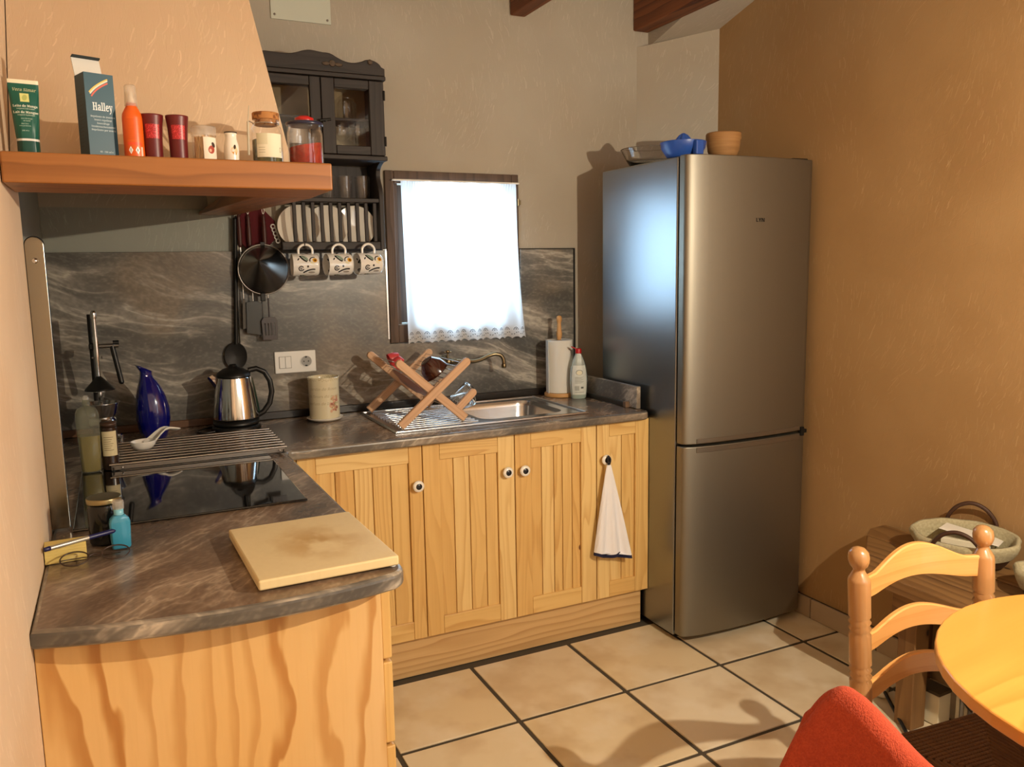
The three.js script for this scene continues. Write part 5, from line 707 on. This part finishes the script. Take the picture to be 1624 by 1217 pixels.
// ---------------------------------------------------------------- cloth on the narrow cabinet's knob
{
  const t = thing('tea_towel', 'white tea towel with navy hem hanging from the knob of the narrow cabinet', 'towel', [2.084, 0.712, 0.632]);
  const N = 30, ringAt = (v) => { const w = mix(0.008, 0.0845, Math.pow(v, 0.92)), cx = mix(0, 0.019, v), y = -0.004 - 0.372 * v, o = []; const th = 0.004 + 0.004 * v; for (let i = 0; i <= N; i++) { const u = i / N * 2 - 1; o.push([cx + w * u, y + 0.012 * v * u * -1 + 0.006 * v * Math.sin(u * 5), 0.006 + 0.010 * v * Math.sin(u * 7.5 + 1) * Math.min(1, v * 2) + 0.004 * (1 - u * u)]); } const b = o.map(([x, yy, z]) => [x, yy, z - th]).reverse(); return [...o, ...b]; };
  mesh('cloth', loft(Array.from({ length: 16 }, (_, i) => ringAt(i / 16)).concat([ringAt(0.965)]).map(r => r.slice().reverse()), { crease: 1.1 }), colour(0xecedf3, 0.95), t);
  mesh('hem', loft([ringAt(0.9652), ringAt(0.985), ringAt(1)].map(r => r.slice().reverse()), { crease: 1.1 }), colour(0x1c2042, 0.95), t);
  mesh('loop', tube([[0, -0.006, 0.004], [0.006, 0.018, 0.006], [0, 0.030, 0.0], [-0.006, 0.018, 0.006]], 0.0035, 20, 8, true), colour(0x22222a, 0.9), t);
}
// ---------------------------------------------------------------- on top of the fridge
{
  const FY = 1.8605;
  const b = thing('glass_bowl', 'large clear glass bowl on the fridge, leftmost of the three things on top', 'bowl', [2.440, FY, 0.375]);
  mesh('body', lathe([[0, 0], [0.062, 0], [0.068, 0.003], [0.092, 0.040], [0.110, 0.076], [0.113, 0.078], [0.110, 0.080], [0.0885, 0.042], [0.064, 0.008], [0, 0.006]], 56), M.solidGlass, b);
  const j = thing('lemon_squeezer', 'blue plastic lemon squeezer with central cone on top of the fridge', 'squeezer', [2.378, FY, 0.690]);
  M.bluePlastic = phys({ color: 0x2c58b4, roughness: 0.35, transmission: 0.15, thickness: 0 });
  mesh('dish', lathe([[0, 0], [0.040, 0], [0.045, 0.003], [0.062, 0.030], [0.066, 0.050], [0.064, 0.051], [0.058, 0.032], [0.038, 0.010], [0, 0.008]], 48), M.bluePlastic, j);
  const cone = lathe([[0.036, 0.010], [0.034, 0.03], [0.024, 0.055], [0.012, 0.072], [0.004, 0.078], [0, 0.079]], 48), cp = cone.attributes.position; for (let i = 0; i < cp.count; i++) { const a = Math.atan2(cp.getZ(i), cp.getX(i)), k = 1 + 0.12 * Math.cos(a * 8); cp.setX(i, cp.getX(i) * k); cp.setZ(i, cp.getZ(i) * k); } cone.computeVertexNormals();
  mesh('cone', cone, M.bluePlastic, j); mesh('handle', join(span(-0.013, 0.013, 0.004, 0.048, 0.060, 0.078, 0.004, 2)), M.bluePlastic, j);
  for (const k of j.children) k.scale.set(1.3, 1.2, 1.3);
  const c = thing('clay_bowl', 'brown clay bowl with a raised rim on top of the fridge, nearest the right wall', 'bowl', [2.560, FY, 0.70]);
  M.clay = std({ roughness: 0.75, map: paint(256, 128, 1, 1, (u, v) => mix3([172, 130, 80], [138, 98, 56], fbm(u * 4, v * 40, 4, 40, 3, 331))) });
  mesh('body', lathe([[0, 0], [0.042, 0], [0.045, 0.003], [0.058, 0.012], [0.067, 0.026], [0.071, 0.044], [0.0715, 0.055], [0.0755, 0.058], [0.0755, 0.071], [0.072, 0.075], [0.067, 0.072], [0.064, 0.03], [0.04, 0.012], [0, 0.010]], 52).scale(0.88, 1.36, 0.88), M.clay, c);
}
// ---------------------------------------------------------------- on the near end of the worktop
{
  const b = thing('cutting_board', 'thick cream plastic cutting board with brown stains on the peninsula', 'cutting board', [0.735, 0.9015, 1.630], 0.03);
  M.board = std({ roughness: 0.55, map: paint(256, 256, 0.3, 0.4, (u, v) => { const d = Math.hypot((u - 0.55) / 0.35, (v - 0.50) / 0.30), n = fbm(u * 5, v * 5, 5, 5, 4, 341), s = sat(1.15 - d) * sst(0.38, 0.7, n), k = fbm(u * 40, v * 40, 40, 40, 2, 345); return mix3([228, 208, 160], [188, 148, 88], sat(0.8 * s + 0.12 * (k - 0.5))); }) });
  const g = box(0.264, 0.0195, 0.338, 0, 0.0125, 0, 0.004, 2), p = g.attributes.position, uv = new Float32Array(p.count * 2); for (let i = 0; i < p.count; i++) { uv[2 * i] = p.getX(i) + 0.15; uv[2 * i + 1] = 0.2 - p.getZ(i); } g.setAttribute('uv', new THREE.BufferAttribute(uv, 2));
  mesh('slab', g, M.board, b);
  for (const [x, z] of [[-0.115, -0.15], [0.115, -0.15], [-0.115, 0.15], [0.122, 0.158]]) mesh('foot', cyl(0.006, 0.006, 0.003, x, -0.0004, z, 12), M.plastic, b);
  const n = thing('note_block', 'block of yellow sticky notes at the left edge of the worktop', 'note block', [0.2880, 0.9015, 1.432], 0.04);
  const N2 = []; for (let i = 0; i < 6; i++) N2.push(span(-0.037 + 0.0004 * (i % 2), 0.037 + 0.0003 * (i % 3), i * 0.006, i * 0.006 + 0.0059, -0.02, 0.02 - 0.0004 * (i % 3), 0.0005));
  mesh('sheets', join(...N2), colour(0xdfc97a, 0.85), n);
  const pen = thing('ballpoint_pen', 'blue and silver ballpoint pen lying on the yellow note block', 'pen', [0.3270, 0.9425, 1.446], 0.50);
  mesh('barrel', lathe([[0, -0.07], [0.0042, -0.07], [0.0045, 0.005], [0, 0.005]], 20).rotateZ(-Math.PI / 2), colour(0xb9b3a8, 0.3, { metalness: 0.6 }), pen);
  mesh('cap', lathe([[0, 0.0052], [0.0048, 0.0052], [0.0048, 0.055], [0.003, 0.062], [0, 0.062]], 20).rotateZ(-Math.PI / 2), M.navy = colour(0x1a1c50, 0.35), pen);
  mesh('tail', lathe([[0, -0.082], [0.0044, -0.0815], [0.0047, -0.0702], [0, -0.0702]], 20).rotateZ(-Math.PI / 2), M.navy, pen);
  const jr = thing('screw_jar', 'dark glass jar with brass-coloured screw lid near the hob edge', 'jar', [0.3625, 0.9015, 1.352]);
  mesh('glass', lathe([[0, 0], [0.030, 0], [0.0335, 0.004], [0.034, 0.075], [0.030, 0.084], [0.030, 0.088], [0, 0.088]], 40), phys({ color: 0x2a2b2c, roughness: 0.08, transmission: 0.35, thickness: 0 }), jr);
  mesh('lid', lathe([[0.0305, 0.0882], [0.034, 0.0882], [0.0345, 0.090], [0.0345, 0.098], [0.033, 0.1005], [0, 0.1005]], 40), std({ color: new THREE.Color().setRGB(0.42, 0.36, 0.2), metalness: 1, roughness: 0.3 }), jr);
  const gel = thing('gel_bottle', 'small clear bottle of bright blue gel beside the dark jar', 'bottle', [0.3895, 0.9015, 1.408], 0.12);
  const ring = (w, d, y) => flat(rrect(w, d, Math.min(w, d) * 0.32, 5), y);
  mesh('body', loft([ring(0.034, 0.018, 0), ring(0.038, 0.021, 0.003), ring(0.040, 0.022, 0.03), ring(0.041, 0.022, 0.056), ring(0.036, 0.021, 0.064), ring(0.022, 0.018, 0.071)]), phys({ color: 0x3a95b8, roughness: 0.12, clearcoat: 0.6 }), gel);
  mesh('neck', lathe([[0.0085, 0.0712], [0.0095, 0.072], [0.0095, 0.084], [0, 0.084]], 24), phys({ color: 0x7fc4dc, roughness: 0.2 }), gel);
  mesh('cap', lathe([[0.0112, 0.0842], [0.0112, 0.100], [0.010, 0.102], [0, 0.102]], 28), M.clearPlastic, gel);
  // spectacles: two lenses and a thin frame
  const sp = thing('spectacles', 'thin-framed spectacles folded on the worktop in front of the note block', 'spectacles', [0.345, 0.9015, 1.474], 0.10);
  const lens = (x) => { const r = []; for (let i = 0; i < 32; i++) { const a = i / 32 * 2 * Math.PI; r.push([x + 0.0255 * Math.cos(a), 0.012 + 0.0085 * Math.sin(a), -0.0175 * Math.sin(a)]); } return r; };
  mesh('frame', join(tube(lens(-0.040), 0.0015, 48, 6, true), tube(lens(0.034), 0.0015, 48, 6, true), tube([[-0.0145, 0.012, 0], [-0.003, 0.015, -0.004], [0.0085, 0.012, 0]], 0.0011, 12, 6)), colour(0x3a2a22, 0.35), sp);
  for (const x of [-0.040, 0.034]) mesh('lens', loft([lens(x).map(([a, b, c]) => [a, b + 0.0003, c]), lens(x).map(([a, b, c]) => [a, b - 0.0003, c])], { crease: 0.5 }), M.glass, sp);
  mesh('temple', join(tube([[-0.0655, 0.012, 0], [-0.062, 0.006, -0.02], [0.0, 0.003, -0.026], [0.045, 0.002, -0.024]], 0.0012, 20, 6), tube([[0.0595, 0.012, 0], [0.056, 0.006, -0.021], [0.0, 0.0055, -0.029], [-0.045, 0.0045, -0.028]], 0.0012, 20, 6)), colour(0x3a2a22, 0.35), sp);
}
// ---------------------------------------------------------------- round table, chairs, fleece, lamp
{
  const t = thing('dining_table', 'round varnished pine table in the right foreground', 'table', [2.0205, 0, 2.593]);
  // two half tops that meet in a joint, thick rounded rim
  const half = (a0) => { const s = new THREE.Shape(), r = 0.402; s.absarc(0, 0, r, a0, a0 + Math.PI, false); s.closePath(); return metres(plan(s, 0.724, 0.026, 0.005, 3).translate(0, 0, 0), 'x'); };
  const g1 = half(0), g2 = half(Math.PI); g1.translate(0, 0, -0.0006); g2.translate(0, 0, 0.0006);
  for (const g of [g1, g2]) { g.rotateY(0.12); mesh('tabletop', g, M.tableTop, t); }
  mesh('apron', metres(new THREE.CylinderGeometry(0.31, 0.31, 0.05, 48, 1).translate(0, 0.698, 0), 'x'), M.beech, t);
  mesh('pedestal', lathe([[0.05, 0.06], [0.06, 0.10], [0.035, 0.16], [0.05, 0.30], [0.055, 0.42], [0.032, 0.52], [0.05, 0.60], [0.06, 0.672]], 32), M.beech, t);
  for (let i = 0; i < 4; i++) { const a = i * Math.PI / 2 + 0.8; mesh('foot', loft([[0.03, 0.10, 0.035], [0.15, 0.075, 0.028], [0.27, 0.025, 0.022], [0.30, 0.018, 0.018]].map(([d, y, h]) => [[-0.022, -h], [0.022, -h], [0.022, h], [-0.022, h]].map(([s, v]) => [d * Math.cos(a) - s * Math.sin(a), Math.max(0.0005, y + v), d * Math.sin(a) + s * Math.cos(a)]).reverse())), M.beech, t); }

  // ladder-back chair, facing local +z, origin on the floor under the seat
  const c = thing('ladder_back_chair', 'varnished beech ladder-back chair with turned posts and woven seat, its back to the bench', 'chair', [1.937, 0, 2.306], -0.084);
  const postProf = [[0, 0], [0.018, 0], [0.021, 0.03], [0.0225, 0.40], [0.0225, 0.46], [0.0225, 0.592], [0.0185, 0.597], [0.0232, 0.604], [0.0190, 0.611], [0.0232, 0.618], [0.0185, 0.625], [0.0226, 0.630], [0.0226, 0.694], [0.0185, 0.699], [0.0232, 0.706], [0.0190, 0.713], [0.0232, 0.720], [0.0185, 0.727], [0.0226, 0.732], [0.0230, 0.806], [0.0215, 0.813], [0.014, 0.825], [0.0115, 0.830], [0.0125, 0.834], [0.018, 0.840], [0.0212, 0.849], [0.0218, 0.857], [0.020, 0.868], [0.013, 0.876], [0.005, 0.879], [0, 0.8792]];
  const lean = 0.035, post = lathe(postProf, 36); { const p = post.attributes.position; for (let i = 0; i < p.count; i++) p.setZ(i, p.getZ(i) - lean * Math.pow(sat((p.getY(i) - 0.42) / 0.46), 1)); post.computeVertexNormals(); }
  metres(post, 'y'); const zq = y => -0.17 - lean * sat((y - 0.42) / 0.46);
  for (const s of [-1, 1]) mesh('back_post', metres(post, 'y').translate(s * 0.178, 0, -0.17), M.turned, c);
  const rail = (y0, y1, hump, humpB, bow) => loft(Array.from({ length: 33 }, (_, i) => { const u = i / 16 - 1, x = u * 0.160, q = Math.abs(u) > 0.82 ? 0 : Math.pow(Math.cos(u / 0.82 * Math.PI / 2), 1.3), z = zq((y0 + y1) / 2) - bow * (1 - u * u), yt = y1 + hump * q, yb = y0 + humpB * q; return [[x, yb, z - 0.007], [x, yt - 0.003, z - 0.007], [x, yt, z - 0.004], [x, yt, z + 0.004], [x, yt - 0.003, z + 0.007], [x, yb, z + 0.007]]; }), { crease: 0.45 });
  mesh('back_rail', metres(rail(0.768, 0.815, 0.042, 0.016, 0.030), 'x'), M.beech, c);
  mesh('back_rail', metres(rail(0.652, 0.691, 0.028, 0.018, 0.030), 'x'), M.beech, c);
  mesh('back_rail', metres(rail(0.545, 0.587, 0.024, 0.018, 0.028), 'x'), M.beech, c);
  for (const s of [-1, 1]) mesh('front_leg', lathe([[0, 0], [0.016, 0], [0.020, 0.05], [0.022, 0.40], [0.021, 0.455], [0, 0.456]], 28).translate(s * 0.19, 0, 0.18), M.beech, c);
  for (const s of [-1, 1]) { mesh('stretcher', rod([s * 0.18, 0.16, -0.17], [s * 0.19, 0.16, 0.18], 0.010, 14), M.beech, c); mesh('stretcher', rod([s * 0.18, 0.27, -0.17], [s * 0.19, 0.27, 0.18], 0.010, 14), M.beech, c); }
  mesh('stretcher', rod([-0.19, 0.22, 0.18], [0.19, 0.22, 0.18], 0.010, 14), M.beech, c); mesh('stretcher', rod([-0.178, 0.24, -0.17], [0.178, 0.24, -0.17], 0.010, 14), M.beech, c);
  // rush seat: four triangular fields of twisted cord, built as ridges
  M.rush = std({ map: paint(256, 256, 0.2, 0.2, (u, v) => mix3([70, 46, 24], [120, 86, 48], sat(fbm(u * 8, v * 90, 8, 90, 3, 361)))), roughness: 0.9 });
  const seat = [], S = [0.168, 0.188], Z = [-0.168, 0.180], n = 17; const yTop = 0.452;
  for (let i = 0; i < n; i++) { const f = 1 - (i + 0.5) / n, k = f; // nested squares of cord shrinking to the middle
    const xa = -mix(0.004, S[0], k), xb = mix(0.004, S[0], k), xc = mix(0.004, S[1], k), z0 = mix(0.0, Z[0], k), z1 = mix(0.0, Z[1], k), y = yTop - 0.008 * (1 - k), r = 0.0058;
    seat.push(rod([xa, y, z0], [xb, y, z0], r, 6), rod([-xc, y, z1], [xc, y, z1], r, 6), rod([xa, y, z0], [-xc, y, z1], r, 6), rod([xb, y, z0], [xc, y, z1], r, 6)); }
  mesh('woven_seat', metres(join(...seat, plan(planShape([[-0.165, -0.168], [0.165, -0.168], [0.185, 0.18], [-0.185, 0.18]]), 0.425, 0.020, 0.004)), 'x'), M.rush, c);
  const c2 = dup(c, [1.463, 0, 2.722], Math.PI / 2, 'second ladder-back chair, hidden under the orange fleece at the bottom edge');
  void c2;
  // fleece over the second chair's back: a thick cloth round the two posts
  const f = thing('fleece_throw', 'orange-red fleece draped over the chair back at the bottom edge', 'fleece', [0, 0, 0]);
  const A = [1.243, 2.538], B = [1.250, 2.900], NR = 100, rings = [];
  const fold = (s, d) => 0.5 * Math.sin(s * 9 + 0.4) + 0.35 * Math.sin(s * 15 + 2 + d * 2) + 0.25 * Math.sin(s * 5 + 1);
  const ridge = (x, z) => { const a = Math.hypot(x - A[0], z - A[1]), b = Math.hypot(x - B[0], z - B[1]), g = d => 0.050 * Math.exp(-d * d / (2 * 0.060 * 0.060)); return 0.865 + g(a) + g(b); };
  for (let k = 0; k <= 40; k++) {
    const d = k / 40, drop = d < 0.25 ? 0.045 * Math.pow(d / 0.25, 2.2) : 0.045 + (d - 0.25) / 0.75 * 0.46, r = k === 0 ? 0 : 0.046 * Math.min(1, d / 0.25) + 0.050 * sat((d - 0.25) / 0.75) + 0.014 * sat((d - 0.22) / 0.2), ring = [];
    for (let i = 0; i < NR; i++) { const t = i / NR; let x, z, nx, nz; // stadium outline round A-B
      if (t < 0.3) { const a = Math.PI * (1 + t / 0.3); nx = Math.cos(a); nz = Math.sin(a); x = A[0]; z = A[1]; } else if (t < 0.5) { nx = 1; nz = 0; x = A[0]; z = mix(A[1], B[1], (t - 0.3) / 0.2); } else if (t < 0.8) { const a = Math.PI * (t - 0.5) / 0.3; nx = Math.cos(a); nz = Math.sin(a); x = B[0]; z = B[1]; } else { nx = -1; nz = 0; x = A[0]; z = mix(B[1], A[1], (t - 0.8) / 0.2); }
      const s = t * 6.283, amp = 0.040 * sat((d - 0.10) / 0.35), crease = sat((d - 0.12) / 0.2), dt = x => { const k = Math.abs(((t - x + 1.5) % 1) - 0.5); return Math.exp(-k * k / (2 * 0.018 * 0.018)); }, q = r + crease * (0.016 * dt(0.03) - 0.026 * dt(0.985) + 0.010 * dt(0.93)) + amp * fold(s * 1.0, d) * (t > 0.96 || t < 0.04 ? 0.7 : 1), px = x + nx * q, pz = z + nz * q;
      ring.push([px, ridge(x + nx * Math.min(q, 0.05), z + nz * Math.min(q, 0.05)) - drop, pz]); }
    rings.push(ring);
  }
  const clothG = metres(loft(rings, { cap0: false, cap1: false, crease: 0 }), 'y');
  M.fleece = phys({ map: paint(512, 512, 0.1, 0.1, (u, v) => mix3([152, 52, 28], [180, 72, 41], fbm(u * 60, v * 60, 60, 60, 3, 371))), bumpMap: paint(256, 256, 0.05, 0.05, (u, v) => fbm(u * 40, v * 40, 40, 40, 2, 372), false), bumpScale: 0.0012, roughness: 1, sheen: 0.5, sheenRoughness: 0.6, sheenColor: new THREE.Color().setRGB(0.35, 0.12, 0.06), side: THREE.DoubleSide });
  mesh('cloth', clothG, M.fleece, f);

  // the lamp that lights this end of the room: a bare bulb under a small metal shade
  const l = thing('pendant_lamp', 'bulb under a small metal shade hanging by the round table, outside the photo', 'lamp', LAMP_POS);
  const bulb = mesh('bulb', new THREE.SphereGeometry(0.024, 24, 16), std({ color: 0xffffff, emissive: new THREE.Color().setRGB(...LAMP_COLOR), emissiveIntensity: 8 }), l); bulb.castShadow = false;
  mesh('socket', lathe([[0, 0.031], [0.014, 0.031], [0.017, 0.04], [0.017, 0.075], [0.006, 0.085], [0, 0.085]], 24), M.black, l);
  mesh('shade', lathe([[0.018, 0.075], [0.05, 0.08], [0.10, 0.068], [0.102, 0.070], [0.05, 0.083], [0.018, 0.078]], 40), M.blackIron, l);
  mesh('cord', rod([0, 0.086, 0], [0, 0.974, 0], 0.003, 8), M.black, l);
  const pl = new THREE.PointLight(new THREE.Color().setRGB(...LAMP_COLOR), LAMP_POWER, 0, 2); pl.castShadow = true; pl.shadow.radius = 0.5; pl.position.set(...LAMP_POS); scene.add(pl);
}
// ---------------------------------------------------------------- bench against the right wall and what is on and under it
{
  const t = thing('plank_bench', 'rustic brown plank bench standing along the right wall behind the chair', 'bench', [0, 0, 0]);
  const pl = (pts, dy = 0) => metres(plan(planShape(pts), 0.455 + dy, 0.045, 0.004, 2), 'z');
  mesh('plank', pl([[2.505, 1.484], [2.615, 1.392], [2.615, 2.75], [2.505, 2.75]]), M.benchWood, t);
  mesh('plank', pl([[2.619, 1.388], [2.765, 1.268], [2.765, 2.75], [2.619, 2.75]], 0.002), M.benchWood, t);
  mesh('plank', pl([[2.769, 1.262], [2.83, 1.222], [2.915, 1.216], [2.915, 2.75], [2.769, 2.75]], 0.005), M.benchWood, t);
  const ap = new THREE.Shape(); ap.moveTo(1.56, 0.454); ap.lineTo(2.68, 0.454); ap.lineTo(2.68, 0.385); ap.lineTo(1.80, 0.385); ap.bezierCurveTo(1.72, 0.385, 1.74, 0.41, 1.69, 0.395); ap.bezierCurveTo(1.66, 0.385, 1.62, 0.40, 1.62, 0.36); ap.lineTo(1.56, 0.36); ap.closePath();
  mesh('apron', metres(ext(ap, 0.022, 0.002, 1).rotateY(-Math.PI / 2).translate(2.566, 0, 0), 'z'), M.benchWood, t);
  for (const [x, z] of [[2.600, 1.60], [2.600, 2.60], [2.862, 1.42], [2.862, 2.60]]) mesh('leg', metres(span(x - 0.032, x + 0.032, 0.001, 0.454, z - 0.032, z + 0.032, 0.004), 'y'), M.benchWood, t);
  // baskets lined with cloth
  M.linen = std({ map: paint(256, 256, 0.3, 0.3, (u, v) => mix3([150, 142, 112], [182, 174, 144], fbm(u * 60, v * 60, 60, 60, 2, 381))), roughness: 1, side: THREE.DoubleSide }); M.wicker = colour(0x3d2415, 0.6);
  const bk = thing('lined_basket', 'oval cloth-lined basket with two dark wicker handles on the bench', 'basket', [2.810, 0.5065, 1.605], 0.0);
  const ov = (a, b, y, f = 0) => Array.from({ length: 56 }, (_, i) => { const s = -i / 56 * 2 * Math.PI, k = 1 + f * (0.5 * Math.sin(s * 7) + 0.5 * Math.sin(s * 11 + 1)); return [a * k * Math.cos(s), y + f * 0.03 * Math.sin(s * 9), b * k * Math.sin(s)]; }).reverse();
  mesh('shell', loft([ov(0.095, 0.135, 0), ov(0.105, 0.147, 0.02), ov(0.120, 0.163, 0.062), ov(0.115, 0.158, 0.0625)], { cap1: false }), M.wicker, bk);
  mesh('lining', metres(loft([ov(0.116, 0.160, 0.038, 0.02), ov(0.120, 0.174, 0.062, 0.03), ov(0.124, 0.180, 0.083, 0.03), ov(0.118, 0.174, 0.096, 0.02), ov(0.108, 0.162, 0.094, 0.02), ov(0.106, 0.148, 0.055, 0.02), ov(0.092, 0.130, 0.016, 0.02)], { cap0: false, crease: 0 }), 'y'), M.linen, bk);
  const hd = (s) => tube([[s * 0.128, 0.05, -0.085], [s * 0.134, 0.095, -0.078], [s * 0.136, 0.140, -0.045], [s * 0.137, 0.157, 0], [s * 0.136, 0.140, 0.045], [s * 0.134, 0.095, 0.078], [s * 0.128, 0.05, 0.085]], 0.0075, 44, 10);
  bk.rotation.set(0, 0.45, 0.15); bk.position.y = 0.5225; bk.scale.setScalar(0.88);
  mesh('handle', hd(-1), M.wicker, bk); mesh('handle', hd(1), M.wicker, bk);
  mesh('ribbon', loft([[[-0.14, 0.034, -0.075], [-0.14, 0.034, -0.06]], [[-0.165, 0.012, -0.085], [-0.165, 0.012, -0.068]], [[-0.195, 0.0035, -0.10], [-0.192, 0.0035, -0.082]]].map(([a, b]) => [a, b, [b[0], b[1] - 0.0012, b[2]], [a[0], a[1] - 0.0012, a[2]]])), colour(0xcfc6ab, 0.9), bk);
  const b2 = bk.clone(); b2.rotation.set(0, 0, 0); b2.name = numbered('lined_basket'); b2.userData = { label: 'second cloth-lined basket on the bench, cut off by the right edge of the photo', category: 'basket' }; b2.position.set(2.755, 0.5065, 1.975); b2.rotation.y = 0.1; scene.add(b2); for (const k of [...b2.children]) if (k.name === 'handle' || k.name === 'ribbon') b2.remove(k);
  const bx = thing('card_box', 'white card box lying open inside the cloth-lined basket', 'box', [2.815, 0.5445, 1.612], 0.45);
  mesh('lid', span(-0.060, 0.060, 0.055, 0.057, -0.085, 0.085, 0).rotateX(0.16).rotateZ(-0.12), M.paper, bx); mesh('tray', join(span(-0.045, 0.045, 0.001, 0.045, -0.07, 0.07, 0.002)), colour(0xd8d0b8, 0.9), bx);
  // under the bench
  const w = thing('white_box', 'small white box standing on the floor under the bench', 'box', [2.688, 0.0035, 1.600], 0.05); mesh('carton', span(-0.03, 0.03, 0, 0.10, -0.055, 0.055, 0.002), colour(0xd8cfb4, 0.8), w); mesh('lid', span(-0.032, 0.032, 0.1005, 0.112, -0.057, 0.057, 0.002), colour(0x4a3d2a, 0.7), w);
  const nb = thing('newspaper_bag', 'bag of folded newspapers standing under the bench next to the table rim', 'newspapers', [2.815, 0.0035, 1.690], 0.4);
  for (let i = 0; i < 9; i++) { const g = span(-0.075, 0.075, 0, 0.21 - 0.012 * (i % 3), -0.0053, 0.0053, 0.002); mesh('newspaper', g, [colour(0xc9c3ae, 0.9), colour(0x9fa2a6, 0.9), colour(0xb2aa92, 0.9), colour(0x77787c, 0.9)][i % 4], nb).position.set(0.004 * Math.sin(i * 2), 0, -0.05 + i * 0.0115); nb.children[i].rotation.x = 0.05 + 0.012 * (i - 4); }
  mesh('handle', tube([[-0.081, 0.22, -0.06], [-0.085, 0.12, -0.05], [-0.086, 0.06, 0.0], [-0.085, 0.12, 0.05], [-0.081, 0.22, 0.06]], 0.0025, 30, 6), M.black, nb);
  const rl = thing('hand_brush', 'white round end of a dark stick lying under the bench near the wall', 'brush', [2.655, 0.0295, 1.44], 0.5); mesh('head', lathe([[0, -0.025], [0.022, -0.025], [0.027, -0.015], [0.027, 0.015], [0.022, 0.025], [0, 0.025]], 32).rotateX(Math.PI / 2), colour(0xd9d4c6, 0.8), rl); mesh('stick', rod([-0.02, 0.004, 0.02], [-0.20, -0.018, 0.12], 0.006, 10), M.blackIron, rl);
}
// ---------------------------------------------------------------- hand over the scene
const renderer = new THREE.WebGLRenderer({ antialias: true });
renderer.shadowMap.enabled = true; renderer.shadowMap.type = THREE.PCFSoftShadowMap;
renderer.toneMapping = THREE.LinearToneMapping; renderer.toneMappingExposure = EXPOSURE;
renderer.render(scene, camera);
